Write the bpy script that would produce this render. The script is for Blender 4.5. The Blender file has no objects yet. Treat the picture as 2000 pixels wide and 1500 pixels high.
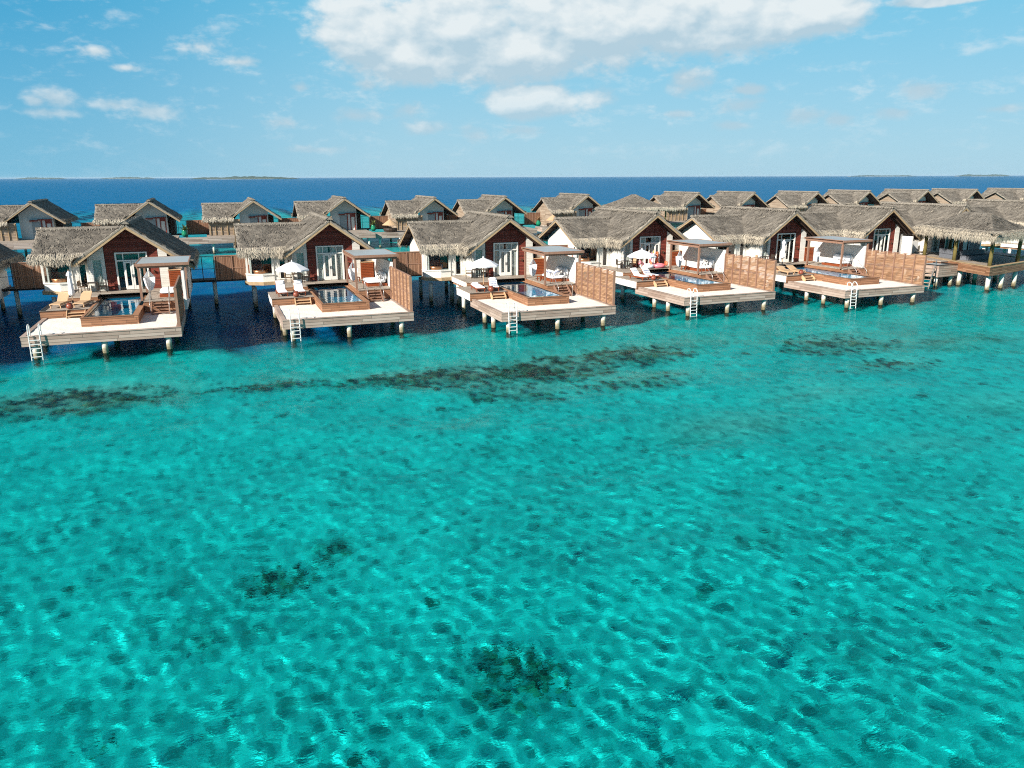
import bpy, bmesh, math, random
import numpy as np
from mathutils import Vector, Matrix

sc = bpy.context.scene
COL = sc.collection
R = math.radians

# ------------------------------------------------------------------ camera
cam = bpy.data.objects.new('camera', bpy.data.cameras.new('camera'))
COL.objects.link(cam); sc.camera = cam
cam.data.sensor_width = 36.0
cam.data.lens = 36.0 * 1494 / 2000
cam.data.clip_start = 0.5; cam.data.clip_end = 250000
cam.matrix_world = (Matrix.Translation((0, 0, 10.5)) @ Matrix.Rotation(-R(20.35), 4, 'Z')
                    @ Matrix.Rotation(math.pi / 2 - R(15.16), 4, 'X') @ Matrix.Rotation(-R(0.17), 4, 'Z'))

# ------------------------------------------------------------------ light and exposure
SUN_DIR = Vector((-1.0, -0.55, 0.63)).normalized()          # towards the sun
SUN_EL = math.asin(SUN_DIR.z)
sun = bpy.data.lights.new('sun', 'SUN')
sun.energy = 4.6; sun.angle = R(0.5); sun.color = (1.0, 0.93, 0.84)
sun.cycles.is_caustics_light = True
so = bpy.data.objects.new('sun', sun); COL.objects.link(so)
so.rotation_euler = SUN_DIR.to_track_quat('Z', 'Y').to_euler()
so.location = (-60, -20, 60)
sc.view_settings.view_transform = 'Standard'; sc.view_settings.look = 'None'
sc.view_settings.gamma = 1.0; sc.view_settings.exposure = 0.95
sc.cycles.max_bounces = 10; sc.cycles.transparent_max_bounces = 12
sc.cycles.use_denoising = False
sc.cycles.sample_clamp_indirect = 3.0
sc.cycles.caustics_reflective = False
sc.cycles.blur_glossy = 0.3
sc.cycles.pixel_filter_type = 'BLACKMAN_HARRIS'; sc.cycles.filter_width = 1.1
sc.cycles.denoising_prefilter = 'ACCURATE'

# ------------------------------------------------------------------ node helpers
class NT:
    def schlick(s, f0, normal=None):
        lw = s.t.nodes.new('ShaderNodeLayerWeight'); lw.inputs[0].default_value = 0.5
        if normal is not None: s.l(normal, lw.inputs['Normal'])
        return s.m('ADD', f0, s.m('MULTIPLY', 1 - f0, s.m('POWER', lw.outputs['Facing'], 5.0)), clamp=True)
    def __init__(s, tree): s.t = tree; s.t.nodes.clear()
    def n(s, kind, **kw):
        nd = s.t.nodes.new(kind)
        for k, v in kw.items():
            if k.startswith('i_'):
                nd.inputs[k[2:].replace('__', ' ')].default_value = v
            else: setattr(nd, k, v)
        return nd
    def l(s, a, b): s.t.links.new(a, b)
    def val(s, x, sock):
        if isinstance(x, (int, float, tuple)): sock.default_value = x
        else: s.l(x, sock)
    def m(s, op, a, b=0.0, c=0.0, clamp=False):
        nd = s.t.nodes.new('ShaderNodeMath'); nd.operation = op; nd.use_clamp = clamp
        for i, x in enumerate((a, b, c)): s.val(x, nd.inputs[i])
        return nd.outputs[0]
    def mix(s, f, a, b, mode='MIX'):
        nd = s.t.nodes.new('ShaderNodeMix'); nd.data_type = 'RGBA'; nd.blend_type = mode
        s.val(f, nd.inputs[0])
        for x, i in ((a, 6), (b, 7)):
            if isinstance(x, tuple) and len(x) == 3: x = x + (1,)
            s.val(x, nd.inputs[i])
        return nd.outputs[2]
    def noise(s, vec, scale, detail=4, rough=0.5, dist=0.0):
        nd = s.t.nodes.new('ShaderNodeTexNoise')
        nd.inputs['Scale'].default_value = scale; nd.inputs['Detail'].default_value = detail
        nd.inputs['Roughness'].default_value = rough; nd.inputs['Distortion'].default_value = dist
        s.l(vec, nd.inputs['Vector']); return nd.outputs[0]
    def mapr(s, x, a, b, c=0.0, d=1.0, smooth=False):
        nd = s.t.nodes.new('ShaderNodeMapRange')
        if smooth: nd.interpolation_type = 'SMOOTHSTEP'
        s.val(x, nd.inputs[0])
        for i, v in enumerate((a, b, c, d)): s.val(v, nd.inputs[i + 1])
        return nd.outputs[0]
    def scale(s, vec, sx, sy, sz):
        nd = s.t.nodes.new('ShaderNodeVectorMath'); nd.operation = 'MULTIPLY'
        s.l(vec, nd.inputs[0]); nd.inputs[1].default_value = (sx, sy, sz); return nd.outputs[0]
    def ramp(s, x, stops):
        nd = s.t.nodes.new('ShaderNodeValToRGB'); e = nd.color_ramp.elements
        while len(e) < len(stops): e.new(0.5)
        for k, (p, c) in enumerate(stops):
            e[k].position = p; e[k].color = (c[0], c[1], c[2], 1)
        s.l(x, nd.inputs[0]); return nd.outputs[0]

# ------------------------------------------------------------------ world: Nishita sky with clouds
world = bpy.data.worlds.new('World'); sc.world = world; world.use_nodes = True
w = NT(world.node_tree)
sky = w.n('ShaderNodeTexSky', sky_type='NISHITA', sun_disc=False, sun_elevation=SUN_EL,
          sun_rotation=math.atan2(SUN_DIR.x, SUN_DIR.y) % (2 * math.pi),
          altitude=0.0, air_density=1.0, dust_density=0.6, ozone_density=2.2)
tc = w.n('ShaderNodeTexCoord').outputs['Generated']
sep = w.n('ShaderNodeSeparateXYZ'); w.l(tc, sep.inputs[0])
az = w.m('MULTIPLY', w.m('ARCTAN2', sep.outputs[0], sep.outputs[1]), 57.29578)
el = w.m('MULTIPLY', w.m('ARCSINE', sep.outputs[2]), 57.29578)
comb = w.n('ShaderNodeCombineXYZ'); w.l(az, comb.inputs[0]); w.l(w.m('MULTIPLY', el, 1.6), comb.inputs[1])
ae = comb.outputs[0]
# every cloud bank: azimuth, elevation, half width, half height (degrees)
CLOUDS = [(10.49, 9.46, 3.11, 1.85), (13.2, 7.95, 3.88, 1.59), (16.75, 9.6, 5.29, 2.47), (20.28, 8.35, 5.67, 1.91), (25.55, 9.92, 6.21, 2.3), (30.72, 10.12, 5.01, 2.12), (35.73, 9.94, 5.09, 1.79), (40.47, 10.14, 3.03, 1.31), (8.19, 10.76, 1.35, 1.2), (10.33, 6.17, 0.77, 0.46), (32.48, 6.28, 1.43, 1.1), (21.74, 5.05, 3.06, 1.07), (25.69, 5.21, 1.78, 0.83), (5.87, 5.89, 0.74, 0.39), (9.54, 4.1, 1.58, 0.54), (4.7, 3.57, 1.19, 0.4), (13.09, 4.49, 1.07, 0.84), (14.13, 3.31, 1.62, 0.48), (17.74, 2.81, 1.02, 0.69), (-8.68, 4.7, 1.34, 0.71), (-9.93, 4.52, 0.68, 0.35), (-5.75, 4.47, 1.63, 0.43), (-9.07, 3.88, 1.68, 0.36), (-3.57, 4.09, 1.69, 0.5), (-0.25, 8.13, 1.32, 0.66), (2.04, 7.33, 1.46, 0.37), (-6.37, 7.55, 0.91, 0.35), (-4.76, 6.68, 0.94, 0.24), (36.16, 4.58, 1.33, 0.59), (36.58, 5.61, 1.25, 0.32), (35.92, 3.33, 1.28, 0.33), (40.16, 3.85, 1.34, 0.58), (42.55, 3.54, 0.99, 0.44), (47.14, 5.12, 1.36, 0.6), (45.7, 3.87, 1.11, 0.37), (51.56, 3.88, 1.1, 0.29), (47.45, 10.19, 2.57, 0.28), (21.39, 3.17, 1.46, 0.34), (6.63, 1.86, 2.09, 0.27), (32.1, 4.15, 1.04, 0.27)]
def cloud_mask(daz, del_, big=False):
    """soft union of the banks, sampled at an offset so that undersides can be told from tops"""
    out = None
    for (a, e, ra, re) in CLOUDS:
        if big and ra < 2.9: continue
        da = w.m('DIVIDE', w.m('SUBTRACT', az, a + daz), ra * (1.3 if ra < 2.2 else 1.42))
        de = w.m('DIVIDE', w.m('SUBTRACT', el, e + del_), re * (1.3 if ra < 2.2 else 1.5))
        q = w.m('SUBTRACT', 1.0, w.m('SQRT', w.m('ADD', w.m('MULTIPLY', da, da), w.m('MULTIPLY', de, de))))
        q = w.m('MULTIPLY', q, 0.95 if ra < 2.2 else 2.1)
        out = q if out is None else w.m('SMOOTH_MAX', out, q, 0.25)
    return out
mask = cloud_mask(0, 0)
nz = w.noise(ae, 0.42, 7, 0.46, 0.15)
nz2 = w.noise(ae, 1.9, 6, 0.55, 0.2)
dens = w.m('ADD', w.m('MULTIPLY', mask, 1.35), w.m('ADD', w.m('MULTIPLY', w.m('SUBTRACT', nz, 0.5), 2.2), w.m('MULTIPLY', w.m('SUBTRACT', nz2, 0.5), 0.75)))
alpha = w.mapr(dens, 0.0, 1.15, 0, 1, True)
# shading of the cloud: same noise sampled a little lower; thick below -> grey base
off = w.n('ShaderNodeVectorMath', operation='ADD'); w.l(ae, off.inputs[0]); off.inputs[1].default_value = (-0.5, 1.0, 0)
nup = w.noise(off.outputs[0], 0.42, 7, 0.46, 0.15)
mup = cloud_mask(0.4, -1.1, True)
mbig = cloud_mask(0, 0, True)
top = w.m('ADD', w.m('MULTIPLY', w.m('SUBTRACT', mbig, mup), 0.55), w.m('MULTIPLY', w.m('SUBTRACT', nz, nup), 1.7))
lit = w.m('ADD', w.m('ADD', w.m('MULTIPLY', top, 1.25), 0.42), w.m('MULTIPLY', w.m('SUBTRACT', nz2, 0.5), 0.45), clamp=True)
# clear sky: Nishita with the moist, cyan lower sky of the tropics
side = w.mapr(az, 14.0, -14.0, 0, 1, True)
low = w.mix(side, (4.1, 6.9, 8.6), (1.84, 5.44, 7.89))
high = w.mix(side, (1.56, 5.92, 8.43), (0.16, 3.74, 6.80))
grad = w.mix(w.mapr(el, 0.0, 12.5), low, high)
skyg = w.mix(w.mapr(el, 10.0, 40.0, 0.88, 0.0, True), sky.outputs[0], grad)
cl = w.mix(lit, (4.9, 6.5, 7.5), (8.7, 9.2, 9.3))
wisp = w.mapr(w.m('ADD', w.noise(w.scale(ae, 1.0, 1.6, 1.0), 0.33, 8, 0.6, 0.3), w.m('MULTIPLY', nz2, 0.25)), 0.62, 0.95, 0, 0.55, True)
wisp = w.m('MULTIPLY', wisp, w.mapr(el, 0.2, 3.5, 0.2, 1.0))
fade = w.mapr(el, 0.3, 6.5, 0.30, 0.92)
skyg = w.mix(wisp, skyg, (7.6, 8.6, 9.1))
full = w.mix(w.m('MULTIPLY', alpha, fade), skyg, cl)
bg = w.n('ShaderNodeBackground'); bg.inputs[1].default_value = 0.05
w.l(full, bg.inputs[0])
wo = w.n('ShaderNodeOutputWorld'); w.l(bg.outputs[0], wo.inputs[0])
world.cycles.sampling_method = 'MANUAL'; world.cycles.sample_map_resolution = 512

# ------------------------------------------------------------------ materials
MATS = {}
def mat_new(name):
    m = bpy.data.materials.new(name); m.use_nodes = True; MATS[name] = m
    return m, NT(m.node_tree)
def finish(t, col, rough=0.7, bump=None, bstr=0.3, bdist=0.02, spec=0.3, metal=0.0, sheen=0.0, trans=None):
    p = t.n('ShaderNodeBsdfPrincipled')
    t.val(col if not (isinstance(col, tuple) and len(col) == 3) else col + (1,), p.inputs['Base Color'])
    t.val(rough, p.inputs['Roughness']); p.inputs['Specular IOR Level'].default_value = spec
    p.inputs['Metallic'].default_value = metal
    if bump is not None:
        b = t.n('ShaderNodeBump'); b.inputs['Strength'].default_value = bstr; b.inputs['Distance'].default_value = bdist
        t.l(bump, b.inputs['Height']); t.l(b.outputs[0], p.inputs['Normal'])
    o = t.n('ShaderNodeOutputMaterial'); t.l(p.outputs[0], o.inputs[0]); return p, o

def mat_plain(name, c1, c2=None, scale=3.0, rough=0.7, bstr=0.15, spec=0.3, metal=0.0, stretch=(1, 1, 1)):
    m, t = mat_new(name)
    v = t.n('ShaderNodeTexCoord').outputs['Object']
    v = t.scale(v, *stretch)
    n1 = t.noise(v, scale, 6, 0.6); n2 = t.noise(v, scale * 9, 4, 0.6)
    c2 = c2 or tuple(x * 0.8 for x in c1)
    f = t.mapr(t.m('ADD', t.m('MULTIPLY', n1, 0.65), t.m('MULTIPLY', n2, 0.35)), 0.35, 0.65)
    finish(t, t.mix(f, c1, c2), rough, n2, bstr, 0.01, spec, metal)
    return m

def mat_plank(name, c1, c2, c3, across='z', along='x', bw=0.14, bl=2.4, gap=0.05, rough=0.65, gapcol=(0.02, 0.014, 0.01), bstr=0.6):
    m, t = mat_new(name)
    s = t.n('ShaderNodeSeparateXYZ'); v = t.n('ShaderNodeTexCoord').outputs['Object']; t.l(v, s.inputs[0])
    ix = {'x': 0, 'y': 1, 'z': 2}
    A = t.m('DIVIDE', s.outputs[ix[across]], bw)
    L = s.outputs[ix[along]] if along in ix else t.m('ADD', s.outputs[0], s.outputs[1])
    ia = t.m('FLOOR', A); fa = t.m('FRACT', A)
    wn = t.n('ShaderNodeTexWhiteNoise', noise_dimensions='1D'); t.l(ia, wn.inputs['W'])
    Lo = t.m('ADD', t.m('DIVIDE', L, bl), t.m('MULTIPLY', wn.outputs[0], 7.3))
    il = t.m('FLOOR', Lo); fl = t.m('FRACT', Lo)
    wn2 = t.n('ShaderNodeTexWhiteNoise', noise_dimensions='2D')
    cb = t.n('ShaderNodeCombineXYZ'); t.l(ia, cb.inputs[0]); t.l(il, cb.inputs[1]); t.l(cb.outputs[0], wn2.inputs['Vector'])
    sx = [9, 9, 9]; sx[ix[along] if along in ix else 0] = 0.8
    if along not in ix: sx[1] = 0.8
    sx[ix[across]] = 22
    g = t.noise(t.scale(v, *sx), 1.0, 6, 0.62)
    big = t.noise(v, 0.7, 3, 0.5)
    f = t.m('ADD', t.m('MULTIPLY', wn2.outputs[0], 0.62), t.m('MULTIPLY', g, 0.45))
    col = t.ramp(f, [(0.15, c1), (0.5, c2), (0.9, c3)])
    col = t.mix(t.mapr(big, 0.4, 0.75, 0, 0.35), col, c3)
    edge = t.m('MINIMUM', fa, t.m('SUBTRACT', 1.0, fa))
    e2 = t.m('MULTIPLY', t.m('MINIMUM', fl, t.m('SUBTRACT', 1.0, fl)), bl / bw)
    gm = t.m('LESS_THAN', t.m('MINIMUM', edge, e2), gap)
    col = t.mix(gm, col, gapcol)
    h = t.m('SUBTRACT', t.m('MULTIPLY', g, 0.3), t.m('MULTIPLY', gm, 1.0))
    finish(t, col, rough, h, bstr, 0.008, 0.25)
    return m

def mat_thatch():
    m, t = mat_new('thatch')
    at = t.n('ShaderNodeAttribute', attribute_name='tint').outputs['Fac']
    v = t.n('ShaderNodeTexCoord').outputs['Object']
    n1 = t.noise(v, 0.5, 4, 0.6); n2 = t.noise(v, 14, 5, 0.65); n3 = t.noise(v, 45, 3, 0.7)
    f = t.m('ADD', at, t.m('ADD', t.m('MULTIPLY', t.m('SUBTRACT', n1, 0.5), 0.35), t.m('ADD', t.m('MULTIPLY', t.m('SUBTRACT', n2, 0.5), 0.5), t.m('MULTIPLY', t.m('SUBTRACT', n3, 0.5), 0.4))), clamp=True)
    col = t.ramp(f, [(0.0, (0.045, 0.040, 0.036)), (0.35, (0.175, 0.155, 0.127)), (0.65, (0.33, 0.293, 0.24)), (1.0, (0.64, 0.56, 0.43))])
    finish(t, col, 0.85, t.m('ADD', n2, n3), 0.9, 0.05, 0.15)
    return m

def mat_glass_pane():
    m, t = mat_new('window_glass')
    gl = t.n('ShaderNodeBsdfGlossy'); gl.inputs['Roughness'].default_value = 0.02; gl.inputs[0].default_value = (1, 1, 1, 1)
    tr = t.n('ShaderNodeBsdfTransparent'); tr.inputs[0].default_value = (0.82, 0.88, 0.88, 1)
    mx = t.n('ShaderNodeMixShader'); t.l(t.m('ADD', t.schlick(0.04), 0.02, clamp=True), mx.inputs[0])
    t.l(tr.outputs[0], mx.inputs[1]); t.l(gl.outputs[0], mx.inputs[2])
    o = t.n('ShaderNodeOutputMaterial'); t.l(mx.outputs[0], o.inputs[0]); return m

def water_shader(name, tint, bumps, refl=1.0, rough=0.0, zoned=False):
    """refracting water: real Fresnel, a tinted transmission, ripples as bump on top of the modelled waves"""
    m, t = mat_new(name)
    pos = t.n('ShaderNodeNewGeometry').outputs['Position']
    ps = t.n('ShaderNodeSeparateXYZ'); t.l(pos, ps.inputs[0]); far = t.mapr(ps.outputs[1], 60, 170, 0.0, 1.0); mid = t.mapr(ps.outputs[1], 26, 50, 0.1, 1.0)
    h = None
    for (sx, sy, amp) in bumps:
        nn = t.m('MULTIPLY', t.noise(t.scale(pos, sx, sy, 1.0), 1.0, 4, 0.6, 0.4), amp)
        if sx < 1: nn = t.m('MULTIPLY', nn, far)
        elif sx < 3 and zoned: nn = t.m('MULTIPLY', nn, mid)
        h = nn if h is None else t.m('ADD', h, nn)
    b = t.n('ShaderNodeBump'); b.inputs['Strength'].default_value = 1.0; b.inputs['Distance'].default_value = 1.0
    t.l(h, b.inputs['Height'])
    rip = t.m('ADD', t.m('MULTIPLY', t.noise(t.scale(pos, 2.4, 5.2, 1.0), 1.0, 3, 0.55, 0.6), 0.019), t.m('MULTIPLY', t.noise(t.scale(pos, 8, 10, 1.0), 1.0, 3, 0.55, 0.5), 0.0040))
    b2 = t.n('ShaderNodeBump'); b2.inputs['Strength'].default_value = 1.0; b2.inputs['Distance'].default_value = 1.0
    t.l(t.m('ADD', h, rip), b2.inputs['Height'])
    rf = t.n('ShaderNodeBsdfRefraction'); rf.inputs['IOR'].default_value = 1.33; rf.inputs['Roughness'].default_value = rough
    if zoned:
        at = t.n('ShaderNodeAttribute', attribute_name='zone'); sz = t.n('ShaderNodeSeparateXYZ'); t.l(at.outputs['Vector'], sz.inputs[0])
        tn = t.mix(t.mapr(sz.outputs[2], 0.15, 0.8), tint, (0.36, 0.88, 0.88)); tn = t.mix(sz.outputs[1], tn, (0.10, 0.84, 0.97)); tn = t.mix(sz.outputs[0], tn, (0.06, 0.84, 1.0)); t.l(tn, rf.inputs['Color'])
    else: rf.inputs['Color'].default_value = tint + (1,)
    gl = t.n('ShaderNodeBsdfGlossy'); gl.inputs['Roughness'].default_value = max(rough, 0.02); gl.inputs['Color'].default_value = (1, 1, 1, 1)
    fr = t.n('ShaderNodeFresnel'); fr.inputs['IOR'].default_value = 1.33
    for nd in (gl, fr): t.l(b.outputs[0], nd.inputs['Normal'])
    t.l(b2.outputs[0], rf.inputs['Normal'])
    rfl = t.m('MULTIPLY', fr.outputs[0], refl, clamp=True)
    if zoned: rfl = t.m('MULTIPLY', rfl, t.mapr(t.m('ADD', sz.outputs[0], sz.outputs[1]), 0, 1, 1.0, 0.55))
    mx = t.n('ShaderNodeMixShader'); t.l(rfl, mx.inputs[0])
    t.l(rf.outputs[0], mx.inputs[1]); t.l(gl.outputs[0], mx.inputs[2])
    o = t.n('ShaderNodeOutputMaterial'); t.l(mx.outputs[0], o.inputs[0])
    return m

mat_thatch()
mat_glass_pane()
water_shader('sea_water', (0.07, 0.875, 0.905), [(1.7, 2.4, 0.045), (0.35, 0.55, 0.20), (0.05, 0.11, 1.2), (5.0, 7.0, 0.0065)], 0.30, zoned=True)
def mat_pool():
    m, t = mat_new('pool_water'); v = t.n('ShaderNodeNewGeometry').outputs['Position']
    b = t.n('ShaderNodeBump'); b.inputs['Strength'].default_value = .25; b.inputs['Distance'].default_value = .02; t.l(t.noise(v, 2.5, 3, .5), b.inputs['Height'])
    gl = t.n('ShaderNodeBsdfGlossy'); gl.inputs['Roughness'].default_value = .015; gl.inputs[0].default_value = (1, 1, 1, 1); tr = t.n('ShaderNodeBsdfTransparent'); tr.inputs[0].default_value = (.55, .92, .98, 1)
    t.l(b.outputs[0], gl.inputs['Normal'])
    mx = t.n('ShaderNodeMixShader'); t.l(t.schlick(0.02, b.outputs[0]), mx.inputs[0]); t.l(tr.outputs[0], mx.inputs[1]); t.l(gl.outputs[0], mx.inputs[2])
    o = t.n('ShaderNodeOutputMaterial'); t.l(mx.outputs[0], o.inputs[0])
mat_pool()
mat_plank('deck_side', (0.21, 0.145, 0.112), (0.35, 0.258, 0.205), (0.48, 0.385, 0.325), 'z', 'xy', 0.195, 2.6, 0.035)
mat_plank('deck_boards', (0.24, 0.19, 0.15), (0.36, 0.30, 0.24), (0.47, 0.41, 0.34), 'y', 'x', 0.145, 2.8, 0.045)
mat_plank('teak_side', (0.17, 0.078, 0.040), (0.27, 0.132, 0.070), (0.39, 0.215, 0.125), 'z', 'xy', 0.15, 2.0, 0.04)
mat_plank('teak_screen', (0.24, 0.11, 0.065), (0.40, 0.20, 0.125), (0.52, 0.30, 0.20), 'z', 'y', 0.115, 1.02, 0.10, gapcol=(0.05, 0.022, 0.012))
mat_plank('red_cladding', (0.075, 0.014, 0.009), (0.15, 0.028, 0.018), (0.25, 0.055, 0.034), 'z', 'x', 0.135, 2.6, 0.06)
mat_plank('white_cladding', (0.56, 0.54, 0.49), (0.66, 0.64, 0.58), (0.74, 0.72, 0.67), 'z', 'xy', 0.14, 6.0, 0.035, gapcol=(0.38, 0.36, 0.32), bstr=0.35)
mat_plank('fence_boards', (0.11, 0.052, 0.032), (0.20, 0.10, 0.058), (0.31, 0.18, 0.115), 'x', 'z', 0.13, 4.0, 0.06)
mat_plank('grey_cladding', (0.19, 0.135, 0.095), (0.30, 0.225, 0.16), (0.40, 0.32, 0.24), 'z', 'xy', 0.22, 2.4, 0.05)
mat_plain('teak_trim', (0.30, 0.175, 0.12), (0.21, 0.115, 0.078), 5, 0.6, stretch=(1, 1, 0.4))
mat_plank('slat_wood', (0.17, 0.09, 0.050), (0.28, 0.155, 0.085), (0.37, 0.225, 0.135), 'z', 'y', 0.097, 1.057, 0.0)
mat_plain('pale_teak', (0.60, 0.40, 0.24), (0.47, 0.29, 0.16), 7, 0.6)
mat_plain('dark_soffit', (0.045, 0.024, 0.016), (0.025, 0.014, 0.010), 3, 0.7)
mat_plain('barge_wood', (0.42, 0.30, 0.17), (0.30, 0.21, 0.12), 4, 0.7)
mat_plain('white_wall', (0.80, 0.79, 0.76), (0.72, 0.71, 0.68), 0.8, 0.8, 0.06)
mat_plain('cream_wall', (0.62, 0.58, 0.50), (0.55, 0.52, 0.45), 0.8, 0.8, 0.06)
mat_plain('white_paint', (0.78, 0.76, 0.70), (0.70, 0.68, 0.62), 2, 0.45, 0.05, 0.5)
mat_plain('white_fabric', (0.82, 0.82, 0.83), (0.74, 0.74, 0.76), 4, 0.9, 0.2)
mat_plain('curtain_fabric', (0.62, 0.60, 0.55), (0.52, 0.50, 0.46), 2, 0.9, 0.2)
mat_plain('tan_mesh', (0.50, 0.34, 0.20), (0.42, 0.28, 0.16), 20, 0.8)
mat_plain('wicker', (0.20, 0.13, 0.08), (0.12, 0.075, 0.045), 30, 0.7)
mat_plain('dark_wicker', (0.055, 0.038, 0.028), (0.03, 0.02, 0.015), 30, 0.6)
mat_plain('metal_rail', (0.62, 0.60, 0.57), (0.50, 0.48, 0.45), 3, 0.35, 0.05, 0.5, 0.8)
mat_plain('ladder_metal', (0.74, 0.74, 0.72), (0.60, 0.60, 0.58), 3, 0.4, 0.05, 0.5, 0.1)
mat_plain('dark_frame', (0.03, 0.03, 0.032), (0.02, 0.02, 0.02), 3, 0.4)
mat_plain('pool_rim', (0.014, 0.014, 0.016), (0.022, 0.022, 0.024), 12, 0.18, 0.05, 0.6)
mat_plain('canopy_sheet', (0.36, 0.40, 0.41), (0.29, 0.33, 0.34), 0.9, 0.5, 0.05)
mat_plain('terracotta', (0.27, 0.075, 0.04), (0.16, 0.04, 0.025), 4, 0.35, 0.1, 0.5)
mat_plain('cabinet_wood', (0.27, 0.065, 0.02), (0.19, 0.042, 0.013), 6, 0.45, stretch=(1, 1, 6))
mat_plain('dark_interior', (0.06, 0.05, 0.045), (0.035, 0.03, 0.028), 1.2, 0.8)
mat_plain('bronze', (0.16, 0.10, 0.06), (0.08, 0.05, 0.035), 8, 0.35, 0.05, 0.5, 0.6)
mat_plain('copper', (0.62, 0.26, 0.12), (0.48, 0.18, 0.08), 5, 0.3, 0.05, 0.5, 0.7)
mat_plain('red_paint', (0.28, 0.045, 0.025), (0.20, 0.03, 0.018), 4, 0.5)
mat_plain('green_glaze', (0.01, 0.22, 0.11), (0.008, 0.15, 0.08), 6, 0.25, 0.05, 0.5)
mat_plain('leaf', (0.10, 0.17, 0.035), (0.20, 0.19, 0.06), 8, 0.6)
mat_plain('dry_leaf', (0.40, 0.24, 0.12), (0.28, 0.15, 0.07), 8, 0.7)
mat_plain('pink_vinyl', (0.72, 0.22, 0.26), (0.66, 0.18, 0.22), 2, 0.25, 0.02, 0.5)
mat_plain('orange_vinyl', (0.72, 0.20, 0.08), (0.66, 0.16, 0.07), 2, 0.25, 0.02, 0.5)
mat_plain('white_vinyl', (0.80, 0.82, 0.86), (0.76, 0.78, 0.82), 2, 0.25, 0.02, 0.5)
mat_plain('gold_vinyl', (0.75, 0.45, 0.08), (0.70, 0.40, 0.07), 2, 0.25, 0.02, 0.5)
mat_plain('grey_cushion', (0.16, 0.17, 0.19), (0.12, 0.13, 0.15), 5, 0.9)
mat_plain('mossy_post', (0.22, 0.17, 0.045), (0.10, 0.085, 0.03), 6, 0.85, 0.4, stretch=(1, 1, 0.3))
mat_plain('orange_door', (0.70, 0.30, 0.05), (0.62, 0.25, 0.04), 2, 0.6)
mat_plain('island_scrub', (0.025, 0.05, 0.03), (0.045, 0.07, 0.035), 0.02, 0.9)
mat_plain('island_sand', (0.60, 0.55, 0.45), (0.5, 0.46, 0.38), 0.02, 0.9)
# blue and white stripes for cushions and towels
def mat_stripe(name, c1, c2, freq, axis):
    m, t = mat_new(name); s = t.n('ShaderNodeSeparateXYZ'); t.l(t.n('ShaderNodeTexCoord').outputs['Object'], s.inputs[0])
    f = t.m('GREATER_THAN', t.m('FRACT', t.m('MULTIPLY', s.outputs[axis], freq)), 0.62)
    finish(t, t.mix(f, c1, c2), 0.9); return m
mat_stripe('striped_fabric', (0.80, 0.80, 0.80), (0.06, 0.10, 0.28), 7.0, 0)
mat_stripe('striped_towel', (0.84, 0.84, 0.84), (0.10, 0.13, 0.24), 6.0, 1)
def mat_print():
    m, t = mat_new('printed_fabric'); v = t.n('ShaderNodeTexCoord').outputs['Object']
    n = t.noise(v, 7.0, 2, 0.4, 1.5); finish(t, t.mix(t.mapr(n, 0.46, 0.5), (0.035, 0.03, 0.03), (0.80, 0.78, 0.74)), 0.9)
mat_print()
def mat_tile():
    m, t = mat_new('pool_tile'); v = t.n('ShaderNodeTexCoord').outputs['Object']
    s = t.n('ShaderNodeSeparateXYZ'); t.l(v, s.inputs[0]); g = None
    for k in range(3):
        fk = t.m('FRACT', t.m('MULTIPLY', s.outputs[k], 8.0)); e = t.m('LESS_THAN', fk, 0.09)
        g = e if g is None else t.m('MAXIMUM', g, e)
    n = t.noise(v, 9.0, 2, 0.5)
    c = t.mix(t.mapr(n, 0.4, 0.6), (0.012, 0.15, 0.25), (0.018, 0.22, 0.33))
    finish(t, t.mix(g, c, (0.05, 0.26, 0.42)), 0.3)
mat_tile()
def mat_pile():
    m, t = mat_new('concrete_pile'); v = t.n('ShaderNodeTexCoord').outputs['Object']
    s = t.n('ShaderNodeSeparateXYZ'); t.l(v, s.inputs[0]); n = t.noise(v, 4, 5, 0.6); n2 = t.noise(v, 14, 4, 0.6)
    z = t.m('ADD', s.outputs[2], t.m('MULTIPLY', t.m('SUBTRACT', n, 0.5), 0.9))
    c = t.ramp(t.mapr(z, -0.2, 1.2), [(0.0, (0.05, 0.05, 0.03)), (0.18, (0.16, 0.12, 0.06)), (0.42, (0.42, 0.37, 0.27)), (0.62, (0.66, 0.64, 0.59))])
    finish(t, t.mix(t.mapr(n2, 0.45, 0.7, 0, 0.35), c, (0.3, 0.27, 0.21)), 0.85, n2, 0.3, 0.02)
mat_pile()
def mat_sand():
    m, t = mat_new('deck_sand'); v = t.n('ShaderNodeTexCoord').outputs['Object']
    n1 = t.noise(v, 1.3, 4, 0.6); n2 = t.noise(v, 6.0, 5, 0.65); n3 = t.noise(v, 60, 3, 0.6)
    finish(t, t.mix(t.mapr(n2, 0.3, 0.7), (0.74, 0.68, 0.59), (0.84, 0.79, 0.71)), 0.95, t.m('ADD', t.m('ADD', n1, n2), t.m('MULTIPLY', n3, 0.2)), 0.5, 0.06, 0.1)
mat_sand()
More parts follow.
